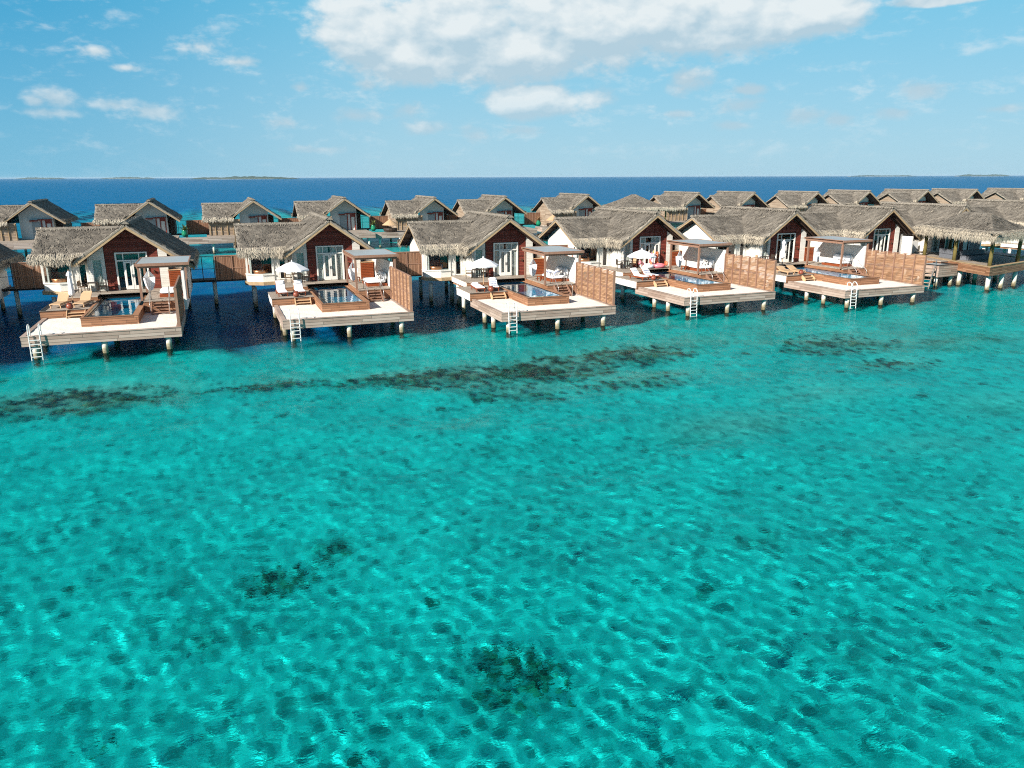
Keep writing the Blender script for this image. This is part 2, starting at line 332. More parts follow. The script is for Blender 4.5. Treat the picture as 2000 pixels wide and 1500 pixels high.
def mat_bed():
    m, t = mat_new('seabed'); pos = t.n('ShaderNodeNewGeometry').outputs['Position']
    at = t.n('ShaderNodeAttribute', attribute_name='zone'); s = t.n('ShaderNodeSeparateXYZ'); t.l(at.outputs['Vector'], s.inputs[0])
    flat = t.scale(pos, 1, 1, 0.0)
    wn = t.n('ShaderNodeTexNoise'); wn.inputs['Scale'].default_value = 1.4; wn.inputs['Detail'].default_value = 3; t.l(flat, wn.inputs['Vector'])
    dv = t.n('ShaderNodeVectorMath', operation='MULTIPLY_ADD'); t.l(wn.outputs['Color'], dv.inputs[0]); dv.inputs[1].default_value = (0.5, 0.5, 0); t.l(flat, dv.inputs[2])
    vo = t.n('ShaderNodeTexVoronoi'); vo.inputs['Scale'].default_value = 2.7; t.l(dv.outputs[0], vo.inputs['Vector'])
    vc = t.n('ShaderNodeSeparateColor'); t.l(vo.outputs['Color'], vc.inputs[0])
    vo2 = t.n('ShaderNodeTexVoronoi'); vo2.inputs['Scale'].default_value = 7.5; t.l(dv.outputs[0], vo2.inputs['Vector'])
    vc2 = t.n('ShaderNodeSeparateColor'); t.l(vo2.outputs['Color'], vc2.inputs[0])
    n1 = t.noise(flat, 0.10, 4, 0.55); n2 = t.noise(flat, 0.5, 5, 0.6); n3 = t.noise(flat, 3.0, 5, 0.65)
    cover = t.mapr(t.m('ADD', t.m('ADD', n1, t.m('MULTIPLY', s.outputs[2], 0.32)), t.m('MULTIPLY', t.m('SUBTRACT', n2, 0.5), 0.8)), 0.40, 0.85)
    cellA = t.m('MULTIPLY', t.m('LESS_THAN', vc.outputs[0], t.m("ADD", 0.26, t.m("MULTIPLY", cover, 0.5))), t.mapr(vo.outputs['Distance'], 0.55, 0.40))
    cellB = t.m('MULTIPLY', t.m('LESS_THAN', vc2.outputs[1], t.m("ADD", 0.24, t.m("MULTIPLY", cover, 0.5))), t.mapr(vo2.outputs['Distance'], 0.55, 0.38))
    sand = t.mix(t.mapr(n3, 0.3, 0.7), (0.62, 0.64, 0.56), (0.86, 0.88, 0.80))
    sand = t.mix(t.m('MULTIPLY', vc2.outputs[2], 0.40), sand, (0.42, 0.46, 0.38))
    coral = t.mix(vc.outputs[1], (0.07, 0.15, 0.14), (0.36, 0.48, 0.42))
    c = t.mix(t.m('MULTIPLY', t.m('MAXIMUM', cellA, t.m('MULTIPLY', cellB, 0.8)), 0.85), sand, coral)
    c = t.mix(t.mapr(t.noise(flat, 0.16, 5, 0.62), 0.42, 0.68, 0, 0.42), c, (0.24, 0.38, 0.35))
    rub = t.mapr(t.m('ADD', s.outputs[2], t.m('MULTIPLY', t.m('SUBTRACT', n2, 0.5), 1.6)), 0.42, 0.80)
    c = t.mix(t.m('MULTIPLY', rub, t.mapr(n3, 0.42, 0.60, 0.12, 0.92)), c, t.mix(t.mapr(vc2.outputs[0], 0.3, 0.8), (0.04, 0.05, 0.05), (0.30, 0.19, 0.10)))
    vo3 = t.n('ShaderNodeTexVoronoi'); vo3.inputs['Scale'].default_value = 0.42; t.l(dv.outputs[0], vo3.inputs['Vector']); v3 = t.n('ShaderNodeSeparateColor'); t.l(vo3.outputs['Color'], v3.inputs[0])
    spot = t.m('LESS_THAN', t.m('ADD', vo3.outputs['Distance'], t.m('MULTIPLY', t.m('SUBTRACT', n3, 0.5), 0.25)), t.m('MULTIPLY', t.m('MAXIMUM', t.m('SUBTRACT', v3.outputs[0], 0.55), 0.0), 0.40))
    c = t.mix(t.m('MULTIPLY', spot, 0.85), c, (0.06, 0.075, 0.05))
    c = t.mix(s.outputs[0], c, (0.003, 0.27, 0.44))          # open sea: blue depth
    c = t.mix(s.outputs[1], c, t.mix(t.mapr(n2, 0.35, 0.65), (0.004, 0.14, 0.36), (0.006, 0.24, 0.40)))   # channel below the villas: dark of deep, shadowed water painted into the bed
    finish(t, c, 0.95, t.m('ADD', n3, t.m('MULTIPLY', vo.outputs['Distance'], -0.6)), 0.6, 0.15, 0.0)
mat_bed()
def mat_coral():
    m, t = mat_new('coral_rock'); v = t.n('ShaderNodeTexCoord').outputs['Object']
    n1 = t.noise(v, 1.1, 4, 0.6); n2 = t.noise(v, 7, 5, 0.65)
    c = t.ramp(t.m('ADD', t.m('MULTIPLY', n1, 0.6), t.m('MULTIPLY', n2, 0.4)), [(0.42, (0.025, 0.035, 0.035)), (0.5, (0.10, 0.10, 0.07)), (0.60, (0.40, 0.30, 0.18))])
    finish(t, c, 0.95, n2, 0.8, 0.1, 0.0)
mat_coral()
M = MATS

# ------------------------------------------------------------------ mesh helpers
class MB:
    def __init__(s): s.v = []; s.f = []; s.tint = []
    def quad(s, *p):
        i = len(s.v); s.v += [tuple(q) for q in p]; s.f.append(tuple(range(i, i + len(p)))); return s
    def box(s, x0, x1, y0, y1, z0, z1):
        i = len(s.v)
        s.v += [(x0, y0, z0), (x1, y0, z0), (x1, y1, z0), (x0, y1, z0), (x0, y0, z1), (x1, y0, z1), (x1, y1, z1), (x0, y1, z1)]
        s.f += [tuple(i + k for k in q) for q in ((0, 3, 2, 1), (4, 5, 6, 7), (0, 1, 5, 4), (1, 2, 6, 5), (2, 3, 7, 6), (3, 0, 4, 7))]; return s
    def prism_y(s, poly, y0, y1):           # polygon in x,z, counter-clockwise seen from -y
        n = len(poly); i = len(s.v)
        s.v += [(x, y0, z) for x, z in poly] + [(x, y1, z) for x, z in poly]
        s.f.append(tuple(range(i, i + n))); s.f.append(tuple(range(i + 2 * n - 1, i + n - 1, -1)))
        for k in range(n):
            a, b = i + k, i + (k + 1) % n; s.f.append((b, a, a + n, b + n))
        return s
    def prism_x(s, poly, x0, x1):
        n = len(poly); i = len(s.v)
        s.v += [(x0, y, z) for y, z in poly] + [(x1, y, z) for y, z in poly]
        s.f.append(tuple(range(i, i + n))); s.f.append(tuple(range(i + 2 * n - 1, i + n - 1, -1)))
        for k in range(n):
            a, b = i + k, i + (k + 1) % n; s.f.append((b, a, a + n, b + n))
        return s
    def prism_z(s, poly, z0, z1):
        n = len(poly); i = len(s.v)
        s.v += [(x, y, z0) for x, y in poly] + [(x, y, z1) for x, y in poly]
        s.f.append(tuple(range(i + n - 1, i - 1, -1))); s.f.append(tuple(range(i + n, i + 2 * n)))
        for k in range(n):
            a, b = i + k, i + (k + 1) % n; s.f.append((a, b, b + n, a + n))
        return s
    def tube(s, pts, r, n=8, caps=True):
        pts = [Vector(p) for p in pts]; rr = r if isinstance(r, (list, tuple)) else [r] * len(pts)
        i0 = len(s.v); up = Vector((0, 0, 1)); ref = None
        for k, p in enumerate(pts):
            d = (pts[min(k + 1, len(pts) - 1)] - pts[max(k - 1, 0)]).normalized()
            if ref is None: ref = d.orthogonal().normalized()
            u = (ref - d * ref.dot(d)).normalized(); v = d.cross(u); ref = u
            for j in range(n):
                a = 2 * math.pi * j / n; q = p + (u * math.cos(a) + v * math.sin(a)) * rr[k]; s.v.append(tuple(q))
        for k in range(len(pts) - 1):
            for j in range(n):
                a = i0 + k * n + j; b = i0 + k * n + (j + 1) % n; s.f.append((a, b, b + n, a + n))
        if caps:
            s.f.append(tuple(i0 + j for j in range(n - 1, -1, -1))); e = i0 + (len(pts) - 1) * n
            s.f.append(tuple(e + j for j in range(n)))
        return s
    def bar(s, a, b, w, h):
        """square bar from a to b"""
        a, b = Vector(a), Vector(b); d = (b - a).normalized()
        side = d.cross(Vector((0, 0, 1)))
        side = side.normalized() if side.length > 1e-4 else Vector((1, 0, 0))
        up = side.cross(d).normalized(); i = len(s.v)
        for p in (a, b):
            for (x, z) in ((-1, -1), (1, -1), (1, 1), (-1, 1)): s.v.append(tuple(p + side * x * w / 2 + up * z * h / 2))
        s.f += [tuple(i + k for k in q) for q in ((0, 1, 2, 3), (7, 6, 5, 4), (0, 4, 5, 1), (1, 5, 6, 2), (2, 6, 7, 3), (3, 7, 4, 0))]; return s
    def lathe(s, prof, c=(0, 0), n=20):
        i0 = len(s.v)
        for (r, z) in prof:
            for j in range(n):
                a = 2 * math.pi * j / n; s.v.append((c[0] + r * math.cos(a), c[1] + r * math.sin(a), z))
        for k in range(len(prof) - 1):
            for j in range(n):
                a = i0 + k * n + j; b = i0 + k * n + (j + 1) % n; s.f.append((a, b, b + n, a + n))
        s.f.append(tuple(i0 + j for j in range(n - 1, -1, -1))); e = i0 + (len(prof) - 1) * n; s.f.append(tuple(e + j for j in range(n)))
        return s
    def pillow(s, c, sx, sy, sz, rot=None, n=8):
        """soft cushion: superellipsoid"""
        i0 = len(s.v); c = Vector(c)
        def sp(x, p): return math.copysign(abs(x) ** p, x)
        for a in range(n + 1):
            th = -math.pi / 2 + math.pi * a / n
            for b in range(2 * n):
                ph = math.pi * b / n
                p = Vector((sx / 2 * sp(math.cos(th), .45) * sp(math.cos(ph), .35), sy / 2 * sp(math.cos(th), .45) * sp(math.sin(ph), .35), sz / 2 * sp(math.sin(th), .8)))
                if rot is not None: p = rot @ p
                s.v.append(tuple(c + p))
        for a in range(n):
            for b in range(2 * n):
                q = i0 + a * 2 * n; s.f.append((q + b, q + (b + 1) % (2 * n), q + 2 * n + (b + 1) % (2 * n), q + 2 * n + b))
        return s
    def mesh(s, name, mat, smooth=False, bevel=0.0):
        me = bpy.data.meshes.new(name); me.from_pydata(s.v, [], s.f)
        if bevel:
            bm = bmesh.new(); bm.from_mesh(me)
            bmesh.ops.bevel(bm, geom=[e for e in bm.edges if e.is_manifold and e.calc_face_angle(0) > 0.6], offset=bevel, segments=1, affect='EDGES', clamp_overlap=True)
            bm.to_mesh(me); bm.free()
        if smooth: me.polygons.foreach_set('use_smooth', [True] * len(me.polygons))
        me.materials.append(mat); me.update(); return me

CACHE = {}
def part(name, key, fn, mat, parent, loc=(0, 0, 0), rz=0.0, smooth=False, bevel=0.0, label=None):
    """links ONE mesh object; a repeat shares its mesh data"""
    k = (key, mat)
    if k not in CACHE:
        r = fn()
        CACHE[k] = r.mesh(name, M[mat], smooth, bevel) if isinstance(r, MB) else r
        if not isinstance(r, MB) and not r.materials: r.materials.append(M[mat])
    o = bpy.data.objects.new(name, CACHE[k]); COL.objects.link(o)
    o.parent = parent; o.location = loc; o.rotation_euler = (0, 0, rz)
    if label: o['label'] = label
    return o
def tag(o, label, cat, group=None, kind=None):
    if label: o['label'] = label
    if cat: o['category'] = cat
    if group: o['group'] = group
    if kind: o['kind'] = kind
    return o
def thing(name, label, cat, loc, rz=0.0, group=None):
    o = bpy.data.objects.new(name, None); COL.objects.link(o); o.empty_display_size = 0.3
    o.location = loc; o.rotation_euler = (0, 0, rz); return tag(o, label, cat, group)

def thatch_mesh(name, panels, seed, dens=28.0, th=0.24, blade=(0.44, 0.052), clip=None):
    """panels: (ridge start, unit along ridge, length, unit down slope, slope length). A thick shell plus tufts lying down the slope."""
    rng = np.random.default_rng(seed); V = []; F = []; T = []
    def add(v, f, t): 
        b = sum(len(a) for a in V); V.append(v); F.extend([tuple(int(b + k) for k in q) for q in f]); T.append(t)
    for (o, s, L, d, S) in panels:
        o, s, d = map(np.array, (o, s, d)); n = np.cross(s, d); n = n / np.linalg.norm(n)
        if n[2] < 0: n = -n
        na, nb = max(3, int(L / 0.3)), max(3, int(S / 0.3))
        A, B = np.meshgrid(np.linspace(0, L, na + 1), np.linspace(0, S, nb + 1))
        e = np.minimum(np.minimum(A, L - A) / 0.22, (S - B) / 0.3).clip(0, 1)
        hgt = th * (0.55 + 0.45 * np.sqrt(e)) + rng.normal(0, 0.018, A.shape) + 0.03 * np.sin(A * 1.7 + seed) * np.sin(B * 1.3)
        top = o + A[..., None] * s + B[..., None] * d + hgt[..., None] * n
        bot = o + A[..., None] * s + B[..., None] * d
        i = np.arange(A.size).reshape(A.shape); N = A.size
        f = [(i[r, c], i[r, c + 1], i[r + 1, c + 1], i[r + 1, c]) for r in range(nb) for c in range(na)]
        f += [(i[r + 1, c] + N, i[r + 1, c + 1] + N, i[r, c + 1] + N, i[r, c] + N) for r in range(nb) for c in range(na)]
        for r in range(nb): f += [(i[r, 0], i[r + 1, 0], i[r + 1, 0] + N, i[r, 0] + N), (i[r + 1, na], i[r, na], i[r, na] + N, i[r + 1, na] + N)]
        for c in range(na): f += [(i[nb, c], i[nb, c + 1], i[nb, c + 1] + N, i[nb, c] + N), (i[0, c + 1], i[0, c], i[0, c] + N, i[0, c + 1] + N)]
        if clip is not None: keep = ~clip(top.reshape(-1, 3)); f = [q for q in f if all(keep[k % N] for k in q)]
        tv = 0.32 + rng.normal(0, 0.08, A.shape)
        edge = np.minimum(A, L - A) < 0.05
        tv = np.where(edge, 0.62, tv)
        add(np.concatenate([top.reshape(-1, 3), bot.reshape(-1, 3)]), f, np.concatenate([tv.ravel(), np.full(N, 0.45)]))
        nbld = int(L * S * dens)
        a = rng.uniform(0.02, L - 0.02, nbld); b = rng.uniform(-0.05, S - 0.15, nbld)
        if clip is not None:
            kk = ~clip(o + a[:, None] * s + b[:, None] * d); a, b = a[kk], b[kk]; nbld = len(a)
        hh = th * (0.55 + 0.45 * np.sqrt(np.minimum(np.minimum(a, L - a) / 0.22, (S - b) / 0.3).clip(0, 1)))
        ln = rng.uniform(0.55, 1.3, nbld) * blade[0]; wd = rng.uniform(0.6, 1.5, nbld) * blade[1]; yaw = rng.normal(0, 0.34, nbld)
        dd = d * np.cos(yaw)[:, None] + s * np.sin(yaw)[:, None]; ss = s * np.cos(yaw)[:, None] - d * np.sin(yaw)[:, None]
        p0 = o + a[:, None] * s + b[:, None] * d + (hh - 0.02)[:, None] * n
        tip = p0 + dd * ln[:, None] + n * rng.uniform(0.015, 0.10, nbld)[:, None]
        q = np.stack([p0 - ss * wd[:, None] / 2, p0 + ss * wd[:, None] / 2, tip + ss * wd[:, None] * .2, tip - ss * wd[:, None] * .2], 1)
        f = np.arange(nbld * 4).reshape(-1, 4)
        tt = (0.42 + rng.normal(0, 0.15, nbld)).clip(0.0, 1)
        add(q.reshape(-1, 3), f, np.repeat(tt, 4))
    return raw_mesh(name, V, F, T)
def raw_mesh(name, V, F, T):
    v = np.concatenate(V); me = bpy.data.meshes.new(name); me.from_pydata(v.tolist(), [], F)
    at = me.attributes.new('tint', 'FLOAT', 'POINT'); at.data.foreach_set('value', np.concatenate(T).astype(np.float32)); me.update(); return me
def fringe_mesh(name, edges, seed, per_m=190, ln=0.74, width=0.06):
    """edges: (start, end, outward). Long loose straw hanging over the eaves, springing from higher up the slope."""
    rng = np.random.default_rng(seed); V = []; F = []; T = []; base = 0
    for (a, b, out) in edges:
        a, b, out = map(np.array, (a, b, out)); L = np.linalg.norm(b - a); s = (b - a) / L; n = int(L * per_m)
        u = rng.uniform(-0.03, L + 0.03, n); lay = rng.uniform(0, 1, n)
        clump = 0.5 + 0.5 * np.sin(u * 7.0 + 2 * np.sin(u * 2.3 + seed)) * 0.6
        st = a + u[:, None] * s - out * (0.04 + 0.60 * lay)[:, None] + np.array([0, 0, 1.0]) * (0.24 + 0.38 * lay + rng.uniform(-.03, .06, n))[:, None]
        l = ln * rng.uniform(0.55, 1.15, n) * (0.75 + 0.35 * clump)
        w0 = width * rng.uniform(0.5, 1.4, n)
        sk = rng.normal(0, 0.16, n)
        mid = st + out * (0.16 + 0.42 * lay)[:, None] * 1.0 + s * (sk * l * .5)[:, None] - np.array([0, 0, 1.0]) * (l * .30)[:, None]
        tip = mid + out * rng.uniform(-.02, .12, n)[:, None] + s * (sk * l * .6)[:, None] - np.array([0, 0, 1.0]) * (l * .62)[:, None]
        q = np.stack([st - s * w0[:, None] / 2, st + s * w0[:, None] / 2, mid + s * w0[:, None] / 2, mid - s * w0[:, None] / 2, tip + s * w0[:, None] * .12, tip - s * w0[:, None] * .12], 1)
        V.append(q.reshape(-1, 3)); k = base + np.arange(n) * 6
        for i in k.tolist(): F.append((i, i + 1, i + 2, i + 3)); F.append((i + 3, i + 2, i + 4, i + 5))
        T.append(np.repeat((0.84 + rng.normal(0, 0.2, n)).clip(0.15, 1), 6)); base += n * 6
    return raw_mesh(name, V, F, T)
def ridge_cap(name, a, b, seed, r=0.26):
    rng = np.random.default_rng(seed); a, b = np.array(a), np.array(b); L = np.linalg.norm(b - a); s = (b - a) / L
    side = np.cross(s, (0, 0, 1)); side /= np.linalg.norm(side); n = int(L * 70); V = []; F = []; T = []
    m = 9; k = int(L / 0.35)
    P = np.array([[a + s * (L * i / k) + side * r * 1.15 * math.cos(math.pi * j / (m - 1)) + np.array([0, 0, 1]) * (r * 0.75 * math.sin(math.pi * j / (m - 1)) - .06 + rng.normal(0, .012)) for j in range(m)] for i in range(k + 1)])
    V.append(P.reshape(-1, 3)); F += [(i * m + j, i * m + j + 1, (i + 1) * m + j + 1, (i + 1) * m + j) for i in range(k) for j in range(m - 1)]
    F += [tuple(range(m))[::-1], tuple(k * m + j for j in range(m))]
    T.append(np.full(len(V[0]), 0.5)); base = len(V[0])
    u = rng.uniform(0, L, n); sg = np.sign(rng.uniform(-1, 1, n)); l = rng.uniform(.25, .55, n)
    p0 = a + u[:, None] * s + side * (sg * .05)[:, None] + np.array([0, 0, 1.]) * (r * .75 - .03)
    tip = p0 + side * (sg * l * .85)[:, None] + s * rng.normal(0, .1, n)[:, None] - np.array([0, 0, 1.]) * (l * .55)[:, None]
    q = np.stack([p0 - s * .04, p0 + s * .04, tip + s * .015, tip - s * .015], 1); V.append(q.reshape(-1, 3))
    F += [tuple(base + 4 * i + j for j in range(4)) for i in range(n)]; T.append(np.repeat((.55 + rng.normal(0, .15, n)).clip(.1, 1), 4))
    return raw_mesh(name, V, F, T)

# ------------------------------------------------------------------ the sea: fan-graded wave mesh
def grid_mesh(name, P, mat, smooth=True):
    ny, nx = P.shape[:2]; i = np.arange(nx * ny).reshape(ny, nx)
    q = np.stack([i[:-1, :-1], i[:-1, 1:], i[1:, 1:], i[1:, :-1]], -1).reshape(-1, 4)
    me = bpy.data.meshes.new(name); me.vertices.add(nx * ny); me.vertices.foreach_set('co', P.astype(np.float32).ravel())
    me.loops.add(q.size); me.loops.foreach_set('vertex_index', q.ravel().astype(np.int32)); me.polygons.add(len(q))
    me.polygons.foreach_set('loop_start', (np.arange(len(q)) * 4).astype(np.int32)); me.update(calc_edges=True); me.validate()
    if smooth: me.polygons.foreach_set('use_smooth', np.ones(len(me.polygons), bool))
    me.materials.append(mat); return me
rng = np.random.default_rng(5)
WAVES = []
for lam, cnt in ((0.45, 14), (0.62, 14), (0.9, 16), (1.25, 14), (1.7, 14), (2.6, 12), (4.2, 8), (7.0, 6), (13.0, 4)):
    for _ in range(cnt):
        WAVES.append((lam * rng.uniform(0.8, 1.25), rng.normal(R(75), 0.9), rng.uniform(0, 6.28), cnt))
def wave_height(X, Y, ds):
    Z = np.zeros_like(X)
    for lam, a, ph, cnt in WAVES:
        wt = np.clip((lam / ds - 2.2) / 2.0, 0, 1)
        slope = 0.018 if lam < 0.8 else (0.009 if lam < 2 else 0.014)
        if lam > 5: slope = 0.016
        Z += wt * slope * lam / (2 * math.pi) / math.sqrt(cnt / 2) * np.sin(2 * math.pi / lam * (X * math.cos(a) + Y * math.sin(a)) + ph)
    return Z
def ss(x, a, b): t = np.clip((x - a) / (b - a), 0, 1); return t * t * (3 - 2 * t)
def zone_water(X, Y):
    """channel below the villas, and open sea beyond the back row"""
    wob = 1.6 * np.sin(X * .35) + 1.3 * np.sin(X * .9 + 1) + .9 * np.sin(X * 1.9 + Y * .6)
    edge = 51.8 + np.clip((X - 20) * -0.02, -1.5, 2.5) + np.where(X < -4, (X + 4) * -0.1, 0)
    chan = ss(Y + wob, edge - 2.5, edge + 6.0)
    back = ss(Y + 3 * wob, 92, 108)
    chan = chan * (1 - back * np.clip(0.9 - 0.012 * np.maximum(0, 10 - X), 0.0, 1.0)) * (1.0 - ss(X, 4, 30) * 0.62)
    openw = ss(Y + 8 * wob + 0.05 * np.abs(X), 205, 320)
    return chan * (1 - openw), openw
def blobs(X, Y, L):
    c = np.zeros_like(X)
    for cx, cy, rx, ry, s_ in L: c = np.maximum(c, s_ * np.exp(-(((X - cx) / rx) ** 2 + ((Y - cy) / ry) ** 2)))
    return c
def zone_reef(X, Y):
    return blobs(X, Y, [(2.2, 42.0, 3.4, 1.2, .75), (7.5, 41.3, 3, 1.6, .85), (11.5, 40.3, 4, 3.0, 1), (17.5, 40.2, 4.5, 3.4, 1), (23.5, 41.4, 4.5, 2.8, .95), (28.5, 43, 4, 2, .7), (13.5, 35.8, 3.8, 2.4, .75), (20.5, 35.6, 4.5, 2.2, .7),
                        (-8.5, 42.5, 5.5, 3.0, 1.0), (-3.4, 42.6, 2.5, 1.6, .6), (37.5, 39.0, 5.5, 3.2, .85), (43.5, 37.0, 5, 3.0, .7), (37, 33.5, 4.5, 2.5, .55), (49, 36, 6, 3, .5), (20, 27.0, 4.5, 2.4, .6), (27, 29.5, 5, 2.6, .5), (34, 25, 5, 2.5, .45), (26, 22, 4, 2, .35)])
def zone_clumps_vignette(X, Y):
    return blobs(X, Y, [(5.2, 14.6, 1.5, 1.7, 1), (0.6, 21.4, 1.2, 1.0, 1), (2.4, 22.6, .9, 1.2, .9), (-1.9, 22.3, .8, .9, .8), (-1.0, 19.6, 1.9, 2.1, .62), (15.2, 18.1, 1.2, 1.1, .9), (11.8, 16, 1.0, .9, .75), (4.7, 17, .6, .5, .7), (-4.2, 16.8, .8, .8, .7),
                        (9.4, 22.1, .8, 1.0, .6), (10, 28.6, 1.3, 1.2, .6), (16.8, 21.6, 1.4, 1.2, .55), (13, 12, 4, 2.5, .42), (9, 17.5, 3, 1.5, .22), (-1, 14.5, 4, 2.5, .42), (-1, 21, 4, 3.5, .38), (19, 17, 4, 3, .36), (-6, 27, 4, 4, .36), (24, 24, 6, 4, .38), (6, 12, 14, 5, .22)])  # the broad weak blobs paint lens vignetting into the near bed as coral cover
rr = [5.0]
while rr[-1] < 60000: rr.append(rr[-1] * 1.0055 if rr[-1] < 400 else rr[-1] * 1.03)
rr = np.array(rr); th = np.linspace(R(-58), R(96), 640)
RR, TH = np.meshgrid(rr, th, indexing='ij'); X = RR * np.sin(TH); Y = RR * np.cos(TH)
ds = np.maximum(np.gradient(rr)[:, None], RR * (th[1] - th[0]))
P = np.stack([X, Y, wave_height(X, Y, ds)], -1)
sea = bpy.data.objects.new('sea', grid_mesh('sea', P, M['sea_water'])); COL.objects.link(sea); sea['kind'] = 'structure'
_c, _o = zone_water(X, Y); _r = zone_reef(X, Y)
_a = sea.data.attributes.new('zone', 'FLOAT_VECTOR', 'POINT'); _a.data.foreach_set('vector', np.stack([_o, _c, _r], -1).astype(np.float32).ravel())
sea.cycles.is_caustics_caster = True

# the seabed
def ext(a, b, step, lo, hi):
    m = list(np.arange(a, b + step, step)); s = step; l = [a]
    while l[-1] > lo: s *= 1.35; l.append(l[-1] - s)
    s = step; h = [m[-1]]
    while h[-1] < hi: s *= 1.35; h.append(h[-1] + s)
    return np.array(l[:0:-1] + m + h[1:])
gx = ext(-50, 150, 0.8, -60000, 60000); gy = ext(-2, 320, 0.8, -60, 60000)
GX, GY = np.meshgrid(gx, gy)
chan, openw = zone_water(GX, GY)
depth = -1.9 - 1.6 * chan - 9.0 * openw + .14 * np.sin(GX * .7 + np.sin(GY * .4)) * np.sin(GY * .53)
cor_vignette = np.maximum(zone_reef(GX, GY), zone_clumps_vignette(GX, GY))
bed_me = grid_mesh('seabed', np.stack([GX, GY, depth], -1), M['seabed'])
at = bed_me.attributes.new('zone', 'FLOAT_VECTOR', 'POINT')
at.data.foreach_set('vector', np.stack([openw, chan * .95, cor_vignette], -1).astype(np.float32).ravel())
bed = bpy.data.objects.new('seabed', bed_me); COL.objects.link(bed); bed['kind'] = 'structure'
bed.cycles.is_caustics_receiver = True

# coral heads that stand off the bottom
def coral_mesh(rx, ry, n, seed, size):
    rg = random.Random(seed); bm = bmesh.new()
    for _ in range(int(n * 1.8)):
        a = rg.uniform(0, 6.283); q = rg.random() ** .5 * 1.35; s = size * rg.uniform(.25, .95) * (1.15 - .5 * q)
        mt = Matrix.Translation((rx * q * math.cos(a), ry * q * math.sin(a), s * .1)) @ Matrix.Rotation(rg.uniform(0, 6.28), 4, 'Z') @ Matrix.Diagonal((s, s * rg.uniform(.6, 1), s * rg.uniform(.5, 1.0), 1))
        r = bmesh.ops.create_icosphere(bm, subdivisions=2, radius=1.0, matrix=mt)
        for v in r['verts']:
            v.co += Vector((rg.uniform(-1, 1), rg.uniform(-1, 1), rg.uniform(-1, 1))) * s * .13
    me = bpy.data.meshes.new('coral_patch'); bm.to_mesh(me); bm.free(); me.materials.append(M['coral_rock']); return me
CORALS = [(5.2, 14.6, 1.2, 1.35, 120, .22, 'large dark coral patch at the bottom of the picture, nearest the viewer'),
          (.6, 21.4, .95, .7, 42, .20, 'dark coral clump in shallow water, middle of the three at lower left'),
          (2.4, 22.6, .7, 1.0, 36, .17, 'scattered coral clump, right of the three at lower left'),
          (-1.9, 22.4, .65, .6, 20, .15, 'small coral clump, leftmost of the three at lower left'),
          (15.2, 18.1, .95, .8, 40, .17, 'dark coral clump off to the right in the shallow lagoon'),
          (11.8, 16.0, .8, .6, 24, .13, 'thin scattered coral clump in the lower right lagoon'),
          (4.7, 16.9, .35, .28, 10, .12, 'very small coral clump just behind the large nearest patch'),
          (-4.3, 16.9, .45, .4, 14, .13, 'upper of two small coral clumps in the bottom left corner'),
          (-3.7, 15.8, .45, .4, 14, .13, 'lower of two small coral clumps in the bottom left corner'),
          (-2.4, 22.9, .9, .4, 26, .15, 'thin dark coral streak at the far left of the lower left group'),
          (9.4, 22.1, .5, .45, 16, .13, 'small dark coral clump alone in the middle of the lagoon'),
          (16.8, 21.6, .9, .6, 22, .13, 'faint coral scatter above the clump off to the right'),
          (1.4, 42.1, 2.6, .8, 40, .28, 'left end of the brown reef band in front of the second villa'),
          (7.2, 41.3, 2.2, 1.0, 40, .28, 'narrow brown reef strip between the second and the middle villa'),
          (11.2, 40.4, 2.8, 2.0, 90, .32, 'brown reef in front of the middle villa, left part of the band'),
          (17.2, 40.3, 3.2, 2.4, 110, .34, 'brown reef in front of the middle villa, centre of the band'),
          (23.4, 41.4, 3.2, 2.0, 90, .32, 'brown reef in front of the middle villa, right part of the band'),
          (14.0, 35.9, 2.6, 1.6, 44, .24, 'sparse coral just this side of the brown reef band, left'),
          (20.6, 35.6, 2.8, 1.4, 40, .24, 'sparse coral just this side of the brown reef band, right'),
          (-8.4, 42.6, 4.2, 2.2, 110, .32, 'dark reef in front of the leftmost villa'),
          (37.6, 39.2, 3.6, 2.2, 80, .30, 'sparse dark reef in front of the rightmost sand deck'),
          (37.0, 34.0, 2.6, 1.4, 34, .24, 'sparse dark coral in the open lagoon at right')]
for k, (cx, cy, rx, ry, n, s, lab) in enumerate(CORALS):
    o = bpy.data.objects.new('coral_patch', coral_mesh(rx, ry, n, 40 + k, s)); COL.objects.link(o); o.location = (cx, cy, -2.0 if cy < 30 else -1.55)
    tag(o, lab, 'coral', 'coral patches in the lagoon'); o.cycles.is_caustics_receiver = True

# ------------------------------------------------------------------ far islands
def island(loc, L, W, H, seed, label):
    rg = np.random.default_rng(seed); t = thing('island', label, 'island', loc, R(-20), 'low islands on the horizon')
    def scrub():
        n = 60; u = np.linspace(-1, 1, n); prof = (1 - u ** 4) ** .5 * H * (.55 + .25 * np.sin(u * 5 + seed) * .5 + rg.uniform(0, .5, n)); prof = np.convolve(np.pad(prof, 1, 'edge'), [.25, .5, .25], 'valid')
        m = MB()
        for i in range(n - 1):
            for j in range(4):
                y0, y1 = W * (j - 2) / 4, W * (j - 1) / 4; h = lambda y, p: max(0.3, p * (1 - (2 * y / W) ** 2) + .3)
                m.quad((u[i] * L / 2, y0, h(y0, prof[i])), (u[i + 1] * L / 2, y0, h(y0, prof[i + 1])), (u[i + 1] * L / 2, y1, h(y1, prof[i + 1])), (u[i] * L / 2, y1, h(y1, prof[i])))
        return m
    part('trees', 'isl%d' % seed, scrub, 'island_scrub', t, smooth=True)
    part('beach', 'islb%d' % seed, lambda: MB().prism_z([(L * .53 * math.cos(a), W * .62 * math.sin(a)) for a in np.linspace(0, 2 * math.pi, 32, endpoint=False)], -1, 1.2), 'island_sand', t)
